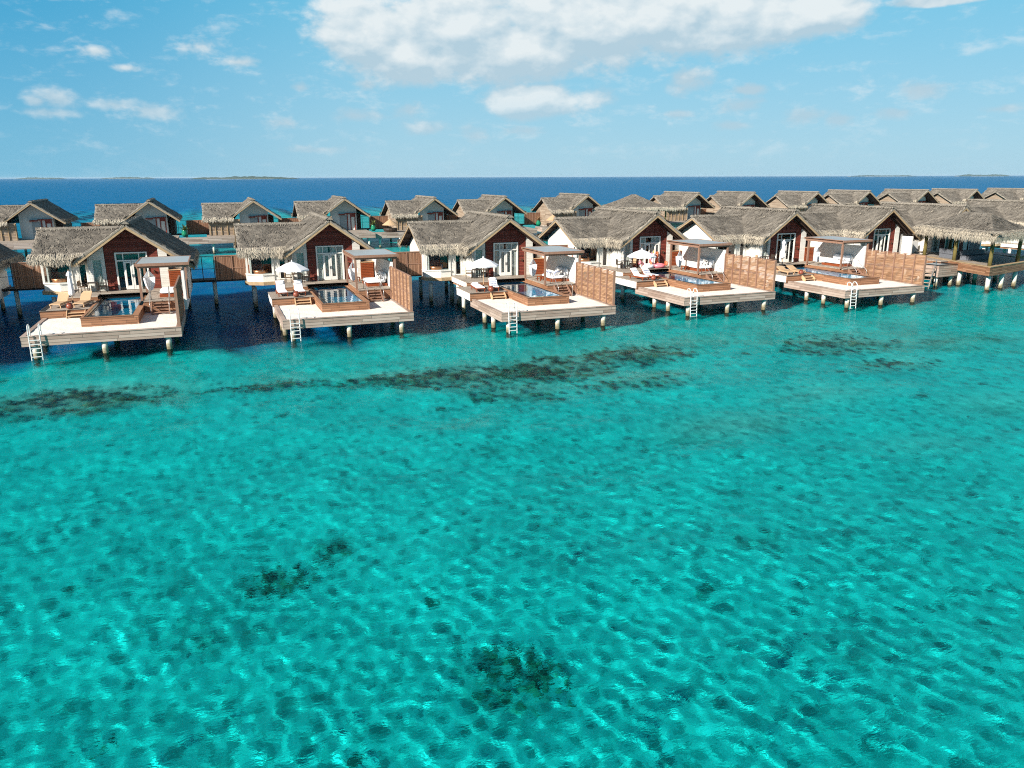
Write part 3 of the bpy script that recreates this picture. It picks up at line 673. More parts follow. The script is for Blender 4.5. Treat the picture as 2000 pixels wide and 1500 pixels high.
def at_px(u, dist):       # a bearing (tan from camera axis) turned into a place on the sea
    a = R(20.35) + math.atan((u - 1000) / 1494 * math.cos(R(15.16)) / 1.07); return (dist * math.sin(a), dist * math.cos(a), 0)
island(at_px(443, 6000), 740, 220, 20, 1, 'green low island on the horizon, nearest of the far islands')
island(at_px(198, 11000), 620, 200, 22, 2, 'thin faint island left of the green one on the horizon')
island(at_px(15, 11000), 560, 200, 20, 3, 'faint island at the left edge of the horizon')
island(at_px(1775, 12000), 900, 240, 18, 4, 'pale faint island on the right part of the horizon')
island(at_px(1985, 11000), 620, 200, 24, 5, 'faint island at the right edge of the horizon')

# ------------------------------------------------------------------ front villa
def uv(*a):
    v = Vector(a); v.normalize(); return tuple(v)
TX, TZ, SL = 5.1, 7.05, 0.715          # main ridge
WY, WZ, WS = 19.1, 6.38, 0.475         # wing ridge
def roof_panels():
    dl = uv(-1, 0, -SL); dr = uv(1, 0, -SL); S = 3.72 * math.hypot(1, SL); S2 = 4.45 * math.hypot(1, SL)
    wl = uv(0, -1, -WS); wb = uv(0, 1, -WS); SW = 4.35 * math.hypot(1, WS)
    return [((TX, 12.05, TZ), (0, 1, 0), 11.6, dl, S), ((TX, 12.05, TZ), (0, 1, 0), 11.6, dr, S2),
            ((-1.95, WY, WZ), (1, 0, 0), 6.2, wl, SW), ((-1.95, WY, WZ), (1, 0, 0), 6.2, wb, SW)]
def eave_edges():
    zl = TZ - 3.72 * SL; zw = WZ - 4.35 * WS
    return [((TX - 3.72, 12.0, zl), (TX - 3.72, 15.2, zl), (-1, 0, 0)), ((TX + 4.45, 12.0, zl - .73 * SL), (TX + 4.45, 23.6, zl - .73 * SL), (1, 0, 0)),
            ((-2.0, WY - 4.35, zw), (1.6, WY - 4.35, zw), (0, -1, 0)), ((-2.0, WY + 4.35, zw), (1.4, WY + 4.35, zw), (0, 1, 0)),
            ((1.15, 14.9, zl - .05), (1.50, 14.3, zl), uv(-.8, -.6, 0))]
def soffit_mb(inset=0.06):
    m = MB(); q = inset
    for sg in (-1, 1):
        e = 3.7 if sg < 0 else 4.42; x1 = TX + sg * e; m.quad((TX, 12.2, TZ - q), (x1, 12.2, TZ - e * SL - q), (x1, 23.5, TZ - e * SL - q), (TX, 23.5, TZ - q))
    for sg in (-1, 1):
        y1 = WY + sg * 4.3; m.quad((-1.85, WY, WZ - q), (4.2, WY, WZ - q), (4.2, y1, WZ - 4.3 * WS - q), (-1.85, y1, WZ - 4.3 * WS - q))
    for y in np.arange(12.7, 13.3, .5):          # rafters seen below the overhang
        for sg in (-1, 1): m.bar((TX, y, TZ - .16), (TX + sg * 3.6, y, TZ - 3.6 * SL - .16), .1, .12)
    for y in (WY - 1.4, WY - 2.9, WY + 1.4, WY + 2.9):
        m.bar((-1.9, y, WZ - abs(y - WY) * WS - .15), (-.9, y, WZ - abs(y - WY) * WS - .15), .09, .12)
    return m
def barge_mb(sg):
    m = MB()
    if sg in (-1, 1):
        e = 3.74 if sg < 0 else 4.47
        m.bar((TX, 12.09, TZ - .10), (TX + sg * e, 12.09, TZ - e * SL - .10), .05, .17)
        m.bar((TX, 12.13, TZ - .02), (TX + sg * e, 12.13, TZ - e * SL - .02), .07, .10)
    if abs(sg) == 2: m.bar((-1.9, WY, WZ - .08), (-1.9, WY + sg * 2.15, WZ - 4.3 * WS - .08), .05, .14)
    return m
def zmain(x): return TZ - abs(x - TX) * SL - 0.08
def zwing(y): return WZ - abs(y - WY) * WS - 0.08
FL = 2.23
def gable_cladding_mb():                # red boards round the door opening
    m = MB()
    m.prism_y([(3.33, FL), (4.0, FL), (4.0, 5.07), (3.33, 5.07)], 13.3, 13.45)
    m.prism_y([(6.25, FL), (6.97, FL), (6.97, 5.07), (6.25, 5.07)], 13.3, 13.45)
    m.prism_y([(3.33, 5.07), (6.97, 5.07), (6.97, zmain(6.97)), (TX, zmain(TX)), (3.33, zmain(3.33))], 13.3, 13.45)
    for x in (3.95, 4.62, 5.1, 5.6, 6.3): m.box(x - .03, x + .03, 13.262, 13.302, 5.09, zmain(x) - .05)
    return m
def white_walls_mb(k):
    m = MB()
    if k == 0:                          # flank wall left of the red gable, with a window opening
        m.prism_y([(2.25, 4.62), (3.29, 4.62), (3.29, zmain(3.29)), (2.25, zmain(2.25))], 13.32, 13.5)
        m.box(3.08, 3.29, 13.32, 13.5, FL, 4.62); m.box(2.25, 2.4, 13.32, 13.5, FL, 4.62)
    if k == 1: m.prism_y([(7.0, FL), (7.62, FL), (7.62, zmain(7.62)), (7.0, zmain(7.0))], 13.28, 13.46)
    if k == 2: m.box(2.12, 2.246, 13.36, 15.4, FL, 4.9)
    if k == 3: m.box(1.75, 2.11, 15.2, 15.36, FL, 4.45); m.box(.75, 1.15, 15.2, 15.36, FL, 4.45); m.box(1.15, 1.75, 15.2, 15.36, 4.16, 4.45)
    if k == 4: m.prism_x([(15.8, 1.9), (22.5, 1.9), (22.5, zwing(22.5)), (WY, zwing(WY)), (15.8, zwing(15.8))], -1.12, -1.0)
    return m
def side_walls_mb():
    m = MB(); m.box(7.95, 8.1, 13.48, 22.5, 1.5, zmain(8.05)); m.box(-1.0, 7.95, 22.4, 22.5, 1.5, 4.3)
    m.prism_y([(1.5, 4.3), (8.0, 4.3), (8.0, zmain(8)), (TX, zmain(TX)), (1.5, zmain(1.5))], 22.4, 22.5)
    return m
def terrace_wall_mb(y0):                  # white wall at the right of the terrace, beside the daybed
    return MB().prism_x([(y0, 1.45), (20.0, 1.45), (20.0, 3.3), (14.2, 4.15), (y0, 4.2)], 8.80, 8.98)
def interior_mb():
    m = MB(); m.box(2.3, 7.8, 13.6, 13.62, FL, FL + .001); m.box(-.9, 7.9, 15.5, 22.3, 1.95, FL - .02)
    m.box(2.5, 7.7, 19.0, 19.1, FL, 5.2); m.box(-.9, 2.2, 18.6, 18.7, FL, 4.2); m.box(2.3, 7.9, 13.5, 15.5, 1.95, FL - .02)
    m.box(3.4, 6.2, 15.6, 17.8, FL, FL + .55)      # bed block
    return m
def bay_pts(): return [(-1.45, 16.5), (-1.38, 15.7), (-.2, 15.02), (.74, 15.12), (.74, 16.5)]
def bay_mb():
    m = MB(); p = bay_pts(); m.prism_z(p, 2.12, 2.66)
    q = [(-1.5, 16.5), (-1.43, 15.64), (-.2, 14.94), (.742, 15.04), (.742, 16.5)]
    m.prism_z(q, 2.66, 2.74)
    for (x, y) in ((-1.36, 15.76), (.65, 15.17)): m.box(x - .08, x + .08, y - .05, y + .09, 2.74, 4.12)
    m.prism_z(q, 4.12, 4.32); return m
def bay_glass_mb():
    m = MB(); a, b, c = (-1.3, 15.70), (-.2, 15.07), (.6, 15.16)
    for (p, q) in ((a, b), (b, c)): m.quad((p[0], p[1], 2.745), (q[0], q[1], 2.745), (q[0], q[1], 4.12), (p[0], p[1], 4.12))
    return m
def frame_rect(m, x0, x1, z0, z1, y, t=.07, d=.06):
    m.box(x0, x0 + t, y, y + d, z0, z1); m.box(x1 - t, x1, y, y + d, z0, z1)
    m.box(x0 + t, x1 - t, y, y + d, z1 - t, z1); m.box(x0 + t, x1 - t, y, y + d, z0, z0 + t); return m
def door_frame_mb():
    m = MB(); x0, x1 = 4.0, 6.25
    m.box(x0, x0 + .12, 13.22, 13.34, FL, 5.07); m.box(x1 - .12, x1, 13.22, 13.34, FL, 5.07)
    m.box(x0 + .12, x1 - .12, 13.22, 13.34, 4.97, 5.07); m.box(x0 + .12, x1 - .12, 13.22, 13.34, 4.40, 4.50)
    for x in (4.56, 5.66): m.box(x - .03, x + .03, 13.24, 13.32, FL, 4.40); m.box(x - .03, x + .03, 13.24, 13.32, 4.50, 4.97)
    return m
def leaf_mb(x0, x1): 
    m = MB(); frame_rect(m, x0, x1, FL + .03, 4.38, 13.20, .12, .05); m.box(x0 + .12, x1 - .12, 13.205, 13.245, FL + .15, FL + .32); return m
def door_glass_mb():
    m = MB(); m.quad((4.13, 13.30, FL + .04), (6.12, 13.30, FL + .04), (6.12, 13.30, 4.96), (4.13, 13.30, 4.96)); return m
def curtain_mb(x0, x1, y=13.385, z0=FL + .03, z1=5.0, waves=9):
    m = MB(); n = 60; i0 = 0
    for i in range(n + 1):
        x = x0 + (x1 - x0) * i / n; yy = y + .028 * math.sin(i / n * waves * 6.283) + .012 * math.sin(i * 2.1)
        m.v += [(x, yy, z0), (x + .01 * math.sin(i), y + (yy - y) * .5, z1)]
    for i in range(n): a = 2 * i; m.f.append((a, a + 2, a + 3, a + 1))
    return m
PX0, PX1, PY0, PY1 = 2.89, 6.2, 2.43, 11.7
WX0, WX1, WY0, WY1 = 3.34, 5.82, 2.95, 11.3
def sand_deck_mb():
    m = MB()                            # fascias of planks and the frame under the sand
    m.box(0, 8.8, 0, .12, .82, 1.40); m.box(0, .12, .122, 7.2, .82, 1.398); m.box(8.68, 8.8, .122, 6.64, .82, 1.398)
    m.box(-.02, 8.82, -.02, .24, 1.402, 1.44); m.box(-.02, .24, .242, 7.2, 1.402, 1.44); m.box(8.5, 8.82, .242, 6.6, 1.402, 1.44)
    m.box(.13, 8.67, .13, 6.6, .95, 1.25)
    for y in (1.6, 3.4, 5.2): m.box(.3, 8.5, y - .1, y + .1, .70, .94)
    return m
def sand_mb():
    m = MB(); nx, ny = 44, 33; rg = random.Random(3); x0, x1, y0, y1 = .2, 8.55, .2, 6.64
    for j in range(ny + 1):
        for i in range(nx + 1):
            x = x0 + (x1 - x0) * i / nx; y = y0 + (y1 - y0) * j / ny; m.v.append((x, y, 1.39 + .012 * math.sin(x * 3.1) * math.sin(y * 2.7) + rg.uniform(-.008, .008)))
    for j in range(ny):
        for i in range(nx): a = j * (nx + 1) + i; m.f.append((a, a + 1, a + nx + 2, a + nx + 1))
    return m
def sun_deck_side_mb():
    return MB().box(-.15, 2.88, 6.7, 6.82, 1.30, 1.86)
def sun_deck_white_mb(): return MB().box(-.15, -.03, 6.822, 10.4, 1.30, 1.858)
def upper_white_mb(): return MB().box(.74, .84, 10.62, 15.0, 1.78, 2.168)
def decktop_mb():
    m = MB(); m.box(-.18, 2.885, 6.67, 10.5, 1.862, 1.90)
    m.box(.72, 2.885, 10.502, 11.75, 2.172, 2.23); m.box(.72, 8.79, 11.752, 15.15, 2.172, 2.23); m.box(6.22, 8.79, 6.62, 11.748, 2.172, 2.23)
    return m
def upper_side_mb():
    m = MB(); m.box(.76, 2.885, 10.51, 10.62, 1.904, 2.168); m.box(6.24, 8.79, 6.66, 6.78, 1.42, 2.168); m.box(6.24, 6.34, 6.79, 11.6, 1.42, 2.168)
    m.box(.9, 8.6, 12.0, 22.2, 1.55, 1.92); return m
def grate_mb():
    m = MB()
    for (x0, y0, y1, z) in ((-.14, 6.8, 10.3, 1.904), (.78, 10.8, 14.8, 2.234)):
        m.box(x0, x0 + .03, y0, y1, z, z + .02); m.box(x0 + .26, x0 + .29, y0, y1, z, z + .02)
        y = y0
        while y < y1: m.box(x0 + .03, x0 + .26, y, y + .04, z, z + .02); y += .16
    return m
def pool_box_mb():
    m = MB(); m.box(PX0, PX1, PY0, PY0 + .1, 1.38, 1.93); m.box(PX0, PX0 + .1, PY0 + .1, PY1, 1.38, 1.93); m.box(PX1 - .1, PX1, PY0 + .1, PY1, 1.38, 1.93)
    m.box(PX0 - .03, PX1 + .03, PY0 - .03, PY0 + .16, 1.932, 1.975); m.box(PX0 - .03, PX0 + .14, PY0 + .162, PY1, 1.932, 1.975); m.box(PX1 - .34, PX1 + .03, PY0 + .162, 6.6, 1.932, 1.975)
    return m
def pool_rim_mb():
    m = MB(); z0, z1 = 1.88, 1.955; a, b, c, d = PX0 + .142, PX1 - .342, PY0 + .164, PY1
    m.box(a, WX0 - .14, c, d, z0, z1); m.box(WX0 - .02, WX0, c, d, z0, z1 + .004); m.box(WX0 - .14, WX0 - .02, c, d, z0 - .06, z1 - .05)
    m.box(WX1, b + .03, c, d, z0, z1); m.box(WX0, WX1, c, WY0, z0, z1); m.box(WX0, WX1, WY1, d, z0, z1); return m
def pool_basin_mb():
    m = MB(); zb = 1.30                  # open box, faces turned inwards
    m.quad((WX0, WY0, zb), (WX1, WY0, zb), (WX1, WY1, zb), (WX0, WY1, zb))
    m.quad((WX0, WY0, zb), (WX0, WY1, zb), (WX0, WY1, 1.9), (WX0, WY0, 1.9)); m.quad((WX1, WY1, zb), (WX1, WY0, zb), (WX1, WY0, 1.9), (WX1, WY1, 1.9))
    m.quad((WX1, WY0, zb), (WX0, WY0, zb), (WX0, WY0, 1.9), (WX1, WY0, 1.9)); m.quad((WX0, WY1, zb), (WX1, WY1, zb), (WX1, WY1, 1.9), (WX0, WY1, 1.9))
    m.box(WX0 + .01, WX1 - .01, WY1 - .9, WY1 - .01, zb + .01, zb + .25)
    return m
def pool_water_mb():
    m = MB(); nx, ny = 26, 84; x0, x1, y0, y1 = WX0 + .002, WX1 - .002, WY0 + .002, WY1 - .002
    for j in range(ny + 1):
        for i in range(nx + 1):
            x = x0 + (x1 - x0) * i / nx; y = y0 + (y1 - y0) * j / ny
            z = 1.93 + .0010 * math.sin(9 * x + 4 * y) + .0010 * math.sin(7 * y - 5 * x + 1) + .0006 * math.sin(15 * y + 11 * x); m.v.append((x, y, z))
    for j in range(ny):
        for i in range(nx): a = j * (nx + 1) + i; m.f.append((a, a + 1, a + nx + 2, a + nx + 1))
    return m
def gazebo_frame_mb():
    m = MB(); z0 = 4.48
    m.box(6.0, 9.32, 6.82, 6.94, z0, z0 + .16); m.box(6.0, 9.32, 11.42, 11.54, z0, z0 + .16)
    for x in np.arange(6.1, 9.3, .53): m.box(x, x + .06, 6.75, 11.6, z0 + .162, z0 + .27)
    m.box(6.0, 6.12, 6.942, 11.418, z0, z0 + .16); m.box(9.2, 9.32, 6.942, 11.418, z0, z0 + .16)
    m.box(5.94, 9.40, 6.66, 6.748, z0 + .14, z0 + .33); m.box(5.94, 9.40, 11.602, 11.69, z0 + .14, z0 + .33)
    m.box(5.94, 6.02, 6.75, 11.6, z0 + .272, z0 + .33); m.box(9.32, 9.40, 6.75, 11.6, z0 + .272, z0 + .33)
    return m
def gazebo_sheet_mb(): return MB().box(6.02, 9.32, 6.75, 11.6, 4.754, 4.79)
def post_mb(): return MB().box(-.075, .075, -.075, .075, FL, 4.478)
def steps_mb(w, n, ztop, zbot, run, tread=.30):
    m = MB()
    for s in (0, w - .05):
        m.prism_x([(-run - .08, zbot), (-run + .18, zbot), (0, ztop - .28), (0, ztop - .02), (-.12, ztop - .02), (-run - .08, zbot + .22)], s, s + .05)
    for k in range(n):
        z = ztop - (ztop - zbot) * (k + 1) / (n + 1); y = -run * (k + .5) / n - .02
        m.box(.052, w - .052, y - tread / 2, y + tread / 2, z - .045, z)
    return m
def handrail_mb():
    m = MB(); p = [(0, .55, FL), (0, .55, FL + .72), (0, .50, FL + .85), (0, .36, FL + .9), (0, .18, FL + .86), (0, -1.0, FL - .02), (0, -1.06, FL - .12), (0, -1.06, 1.42)]
    m.tube(p, .021, 8); m.tube([(0, .02, FL), (0, .02, FL + .74)], .018, 6); return m
def ladder_mb():
    m = MB(); yb = -.16
    for x in (0, .58):
        m.tube([(x, .34, 1.42), (x, .34, 1.98), (x, .28, 2.08), (x, .12, 2.12), (x, -.04, 2.06), (x, yb + .02, 1.9), (x, yb, 1.4), (x, yb - .10, -.75)], .034, 8)
    for k in range(8):
        z = 1.22 - k * .25; y = yb - .1 * (1.4 - z) / 2.15; m.box(.035, .545, y - .05, y + .05, z - .02, z + .02)
    for x in (0, .58): m.box(x - .03, x + .03, yb, -.022, 1.0, 1.05)
    return m
def pile_mb(top=1.8, bot=-4.2, r=.17): return MB().lathe([(r, bot), (r, top - .5), (r * 1.02, top)], (0, 0), 14)
def lamp_mb():
    m = MB(); m.lathe([(.045, -.10), (.055, .06), (.02, .10)], (0, -.09), 10); m.box(-.03, .03, -.05, 0, -.05, .05); m.box(-.05, .05, -.012, 0, -.09, .09); return m
def frame_posts_mb():
    m = MB()
    for y in np.linspace(.16, 6.5, 7): m.box(8.60, 8.78, y - .04, y + .04, 1.42, 3.9)
    m.box(8.655, 8.675, .15, 6.5, 2.62, 2.69); m.box(8.655, 8.745, .1, 6.56, 3.90, 3.95)
    return m
def louvre_mb():
    m = MB(); ys = np.linspace(.16, 6.5, 7)
    for a, b in zip(ys[:-1], ys[1:]):
        z = 1.46
        while z < 3.86:
            m.prism_y([(8.677, z), (8.690, z - .010), (8.738, z + .052), (8.724, z + .064)], a + .036, b - .036); z += .097
    return m
PILES = [(.62, .32), (4.35, .32), (7.98, .32), (.30, 2.6), (.30, 4.6), (8.2, 4.2), (4.5, 4.4), (.2, 9.6), (8.3, 9.0), (1.0, 13.8), (4.8, 13.0), (8.3, 13.5), (-.9, 15.9), (1.1, 16.2), (4.8, 17.2), (8.0, 17.5), (-.8, 20.0), (2.2, 22.0), (5.2, 22.0), (7.8, 22.0), (2.5, 8.6)]
def front_villa(loc, rz, label, curtains='full', deck=True, grate=False, cladmat='white_cladding', open_door=False):
    V = thing('water_villa', label, 'villa', loc, rz, 'front row of overwater villas')
    rf = part('roof', 'roof', lambda: thatch_mesh('roof', roof_panels(), 11, 44), 'thatch', V)
    part('eave_fringe', 'fringe', lambda: fringe_mesh('eave_fringe', eave_edges(), 4, 230, .66, .05), 'thatch', rf)
    part('ridge_cap', 'ridge1', lambda: ridge_cap('ridge_cap', (TX, 12.0, TZ + .22), (TX, 23.7, TZ + .22), 5), 'thatch', rf)
    part('ridge_cap', 'ridge2', lambda: ridge_cap('ridge_cap', (-2.0, WY, WZ + .2), (3.9, WY, WZ + .2), 6), 'thatch', rf)
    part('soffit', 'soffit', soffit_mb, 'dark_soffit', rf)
    for sg in (-2, -1, 1, 2): part('barge_board', ('barge', sg), lambda sg=sg: barge_mb(sg), 'barge_wood', rf)
    part('gable_cladding', 'gable', gable_cladding_mb, 'red_cladding', V)
    for j in range(5): part('wall', ('wwall', j), lambda j=j: white_walls_mb(j), cladmat, V)
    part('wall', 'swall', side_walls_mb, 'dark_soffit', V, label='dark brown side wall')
    y0 = 6.9 if deck else 12.6
    part('terrace_wall', ('twall', y0), lambda: terrace_wall_mb(y0), 'white_wall', V); part('back_wall', 'bkwall', lambda: MB().box(7.64, 8.78, 13.82, 13.98, FL, 4.4), 'white_wall', V)
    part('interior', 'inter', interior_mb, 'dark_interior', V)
    bw = part('bay_window', 'bay', bay_mb, 'white_paint', V)
    part('sill_slab', 'bayslab', lambda: MB().prism_z([(-1.62, 16.5), (-1.56, 15.55), (-.2, 14.78), (.743, 14.9), (.743, 16.5)], 1.86, 2.12), 'barge_wood', bw)
    part('pane', 'bayg', bay_glass_mb, 'window_glass', bw); part('bathtub', 'tub', lambda: MB().lathe([(.5, 2.45), (.62, 2.8), (.68, 3.02), (.64, 3.02), (.5, 2.7)], (-.3, 16.2), 22), 'copper', bw, smooth=True)
    part('floor_lamp', 'bay_in', lambda: MB().box(-1.2, .6, 16.9, 16.95, 2.5, 3.4), 'cabinet_wood', bw).name = 'cabinet'
    dr = part('door', 'doorf', door_frame_mb, 'white_paint', V, bevel=.008)
    part('pane', 'doorg', door_glass_mb, 'window_glass', dr)
    for (a, b) in (((4.58, 5.10), (5.12, 5.64)) if not open_door else ((4.58, 5.10), (5.66, 6.14))): part('door_leaf', ('leaf', a, b), lambda a=a, b=b: leaf_mb(a, b), 'white_paint', dr, bevel=.008)
    part('handle', 'handle', lambda: MB().box(5.04, 5.07, 13.14, 13.2, 3.2, 3.42).box(5.15, 5.18, 13.14, 13.2, 3.2, 3.42), 'metal_rail', dr)
    if curtains == 'full':
        part('curtain', 'cur1', lambda: curtain_mb(4.1, 5.0), 'curtain_fabric', dr); part('curtain', 'cur2', lambda: curtain_mb(5.16, 6.16), 'curtain_fabric', dr)
    elif curtains == 'half':
        part('curtain', 'cur3', lambda: curtain_mb(4.1, 4.75, waves=6), 'curtain_fabric', dr); part('curtain', 'cur4', lambda: curtain_mb(5.3, 6.16, waves=8), 'curtain_fabric', dr)
    wn = part('window', 'win1', lambda: frame_rect(MB(), 2.4, 3.08, FL + .02, 4.60, 13.36, .06, .08), 'white_paint', V)
    part('pane', 'win1g', lambda: MB().quad((2.46, 13.40, FL + .08), (3.02, 13.40, FL + .08), (3.02, 13.40, 4.54), (2.46, 13.40, 4.54)), 'window_glass', wn)
    part('curtain', 'cur5', lambda: curtain_mb(2.45, 3.05, 13.50, FL + .05, 4.6, 6), 'curtain_fabric', wn)
    gd = part('glass_door', 'gd', lambda: frame_rect(MB(), 1.152, 1.748, FL + .02, 4.15, 15.22, .09, .08), 'white_paint', V)
    part('pane', 'gdg', lambda: MB().quad((1.24, 15.26, FL + .1), (1.66, 15.26, FL + .1), (1.66, 15.26, 4.06), (1.24, 15.26, 4.06)), 'window_glass', gd)
    part('upper_deck', 'ups', upper_side_mb, 'teak_side', V)
    part('deck_boards', 'dtop', decktop_mb, 'deck_boards', V)
    part('deck_skirt', 'upw', upper_white_mb, 'white_wall', V)
    for (x, z, y, k) in ((3.65, 3.55, 13.3, 0), (6.62, 3.55, 13.3, 1), (1.95, 3.75, 15.2, 2), (2.12, 3.7, 0, 3)):
        if y: part('wall_lamp', 'lamp', lamp_mb, 'bronze', V, (x, y, z))
    for (x, y) in ((6.12, 6.9), (6.12, 11.2), (9.12, 6.9)) if deck else (): part('gazebo_post', 'gpost', post_mb, 'teak_trim', V, (x, y, 0))
    if deck: gz = part('gazebo_roof', 'gframe', gazebo_frame_mb, 'teak_trim', V); part('canopy', 'gsheet', gazebo_sheet_mb, 'canopy_sheet', gz)
    if deck:
        part('sand_deck', 'sdeck', sand_deck_mb, 'deck_side', V, bevel=0); part('sand', 'sand', sand_mb, 'deck_sand', V, smooth=True)
        part('sun_deck', 'sunside', sun_deck_side_mb, 'teak_side', V); part('deck_skirt', 'sunw', sun_deck_white_mb, 'white_wall', V)
        pl = part('plunge_pool', 'pbox', pool_box_mb, 'teak_side', V); part('rim', 'prim', pool_rim_mb, 'pool_rim', pl)
        b = part('basin', 'pbas', pool_basin_mb, 'pool_tile', pl)
        part('pool_water', 'pwat', pool_water_mb, 'pool_water', pl, smooth=True)
        part('steps', 'st1', lambda: steps_mb(1.15, 2, 1.9, 1.40, .42), 'pale_teak', V, (1.45, 6.68, 0)); part('steps', 'st2', lambda: steps_mb(1.15, 4, FL, 1.40, .95, .24), 'teak_trim', V, (6.72, 6.6, 0))
        for x in (6.69, 7.9): part('handrail', 'hrail', handrail_mb, 'metal_rail', V, (x, 6.62, 0), smooth=True)
        part('water_ladder', 'ladder', ladder_mb, 'ladder_metal', V, (.47, 0, 0), smooth=False)
        if grate: part('edge_grate', 'grate', grate_mb, 'dark_frame', V)
    for (x, y) in PILES:
        if not deck and y < 8: continue
        top = .82 if y < 6.6 and x > -.1 else (1.3 if y < 10 else 1.6)
        part('pile', ('pile', top), lambda top=top: pile_mb(top), 'concrete_pile', V, (x, y, 0), smooth=True)
    return V

# world places of the five villas with sand decks
VP = {1: (-11.83, 51.74, R(.057)), 2: (3.13, 51.72, R(.65)), 3: (17.45, 49.05, 0), 4: (32.87, 50.33, R(2.03)), 5: (47.09, 48.77, R(1.54))}
WHO = {1: 'leftmost sand deck', 2: 'second sand deck from the left', 3: 'middle sand deck', 4: 'second sand deck from the right', 5: 'rightmost sand deck'}
VL = {1: 'thatched villa with dark uncurtained doors behind the leftmost sand deck',
      2: 'thatched villa with fully curtained doors behind the second sand deck from the left',
      3: 'thatched villa with curtains parted at the middle, behind the middle sand deck',
      4: 'thatched villa with an open door leaf behind the sand deck with the pool floats',
      5: 'thatched villa with dark doors behind the rightmost sand deck'}
for k, (x, y, r) in VP.items():
    front_villa((x, y, 0), r, VL[k], curtains={1: 'none', 2: 'full', 3: 'full', 4: 'half', 5: 'none'}[k], grate=k == 1, open_door=k == 4)
front_villa((-25.6, 52.2, 0), 0, 'villa at the left edge, only its dark roof corner in view', curtains='none')
front_villa((60.9, 50.4, 0), R(1.5), 'thatched villa with dark doors and no sand deck, left of the open pavilion', curtains='none', deck=False)
front_villa((72.2, 51.3, 0), R(1.5), 'thatched villa whose small dark gable tip peeks over the open pavilion', curtains='none', deck=False)
front_villa((92.0, 55.6, 0), R(1.5), 'thatched villa at the right edge behind the open pavilion', curtains='none', deck=False)
def wp(k, x, y, z):
    ox, oy, r = VP[k]; return (ox + math.cos(r) * x - math.sin(r) * y, oy + math.sin(r) * x + math.cos(r) * y, z)

# ------------------------------------------------------------------ terrace furniture, each a thing of its own
def umbrella_open(k, x, y, z, top=4.33):
    t = thing('parasol', 'open white parasol between the sun loungers of the %s' % WHO[k], 'parasol', wp(k, x, y, z), VP[k][2] + k, 'white parasols')
    H = top - z
    def canopy():
        m = MB(); n = 8; r = 1.28; zt = H; zr = H - .60
        m.v.append((0, 0, zt)); ring = []
        for j in range(n):
            a = 2 * math.pi * j / n; ring.append(len(m.v)); m.v.append((r * math.cos(a), r * math.sin(a), zr))
        midr = []
        for j in range(n):
            a = 2 * math.pi * (j + .5) / n; midr.append(len(m.v)); m.v.append((r * .90 * math.cos(a), r * .90 * math.sin(a), zr + .03))
        inn = []
        for j in range(n):
            a = 2 * math.pi * j / n; inn.append(len(m.v)); m.v.append((r * .5 * math.cos(a), r * .5 * math.sin(a), zr + .36))
        for j in range(n):
            q = (j + 1) % n; m.f += [(0, inn[j], inn[q]), (inn[j], ring[j], midr[j]), (inn[j], midr[j], inn[q]), (inn[q], midr[j], ring[q])]
        for j in range(n):                # short valance
            q = (j + 1) % n
            for (a, b) in ((ring[j], midr[j]), (midr[j], ring[q])):
                pa, pb = m.v[a], m.v[b]; m.quad(pa, pb, (pb[0], pb[1], pb[2] - .10), (pa[0], pa[1], pa[2] - .10))
        m.lathe([(.05, zt - .02), (.04, zt + .08), (.005, zt + .13)], (0, 0), 8); return m
    part('canopy', ('ucan', round(H, 2)), canopy, 'white_fabric', t)
    part('pole', ('upole', round(H, 2)), lambda: MB().tube([(0, 0, .05), (0, 0, H - .05)], .025, 8), 'pale_teak', t)
    part('base', 'ubase', lambda: MB().lathe([(.28, 0), (.28, .06), (.06, .09), (.05, .3)], (0, 0), 16), 'dark_frame', t, smooth=False)
    def ribs():
        m = MB()
        for j in range(8): a = 2 * math.pi * j / 8; m.bar((.03 * math.cos(a), .03 * math.sin(a), H - 1.0), (.66 * math.cos(a), .66 * math.sin(a), H - .37), .018, .018)
        return m
    part('ribs', ('uribs', round(H, 2)), ribs, 'pale_teak', t)
def umbrella_closed(pos, label, H=2.45):
    t = thing('parasol', label, 'parasol', pos, 0, 'white parasols')
    def cloth():
        m = MB(); n = 24; prof = [(.03, H + .02), (.15, H - .18), (.19, H - .3), (.12, H - .34), (.135, H - .7), (.165, H - 1.2), (.20, H - 1.55), (.12, H - 1.72), (.04, H - 1.74)]
        for (r, z) in prof:
            for j in range(n):
                a = 2 * math.pi * j / n; q = r * (1 + .16 * math.cos(a * 6 + z)); m.v.append((q * math.cos(a), q * math.sin(a), z))
        for k in range(len(prof) - 1):
            for j in range(n): a = k * n + j; b = k * n + (j + 1) % n; m.f.append((b, a, a + n, b + n))
        return m
    part('canopy', 'ccloth', cloth, 'white_fabric', t, smooth=True)
    part('pole', 'cpole', lambda: MB().tube([(0, 0, .05), (0, 0, H + .1)], .025, 8), 'pale_teak', t)
    part('base', 'ubase', lambda: MB().lathe([(.28, 0), (.28, .06), (.06, .09), (.05, .3)], (0, 0), 16), 'dark_frame', t)
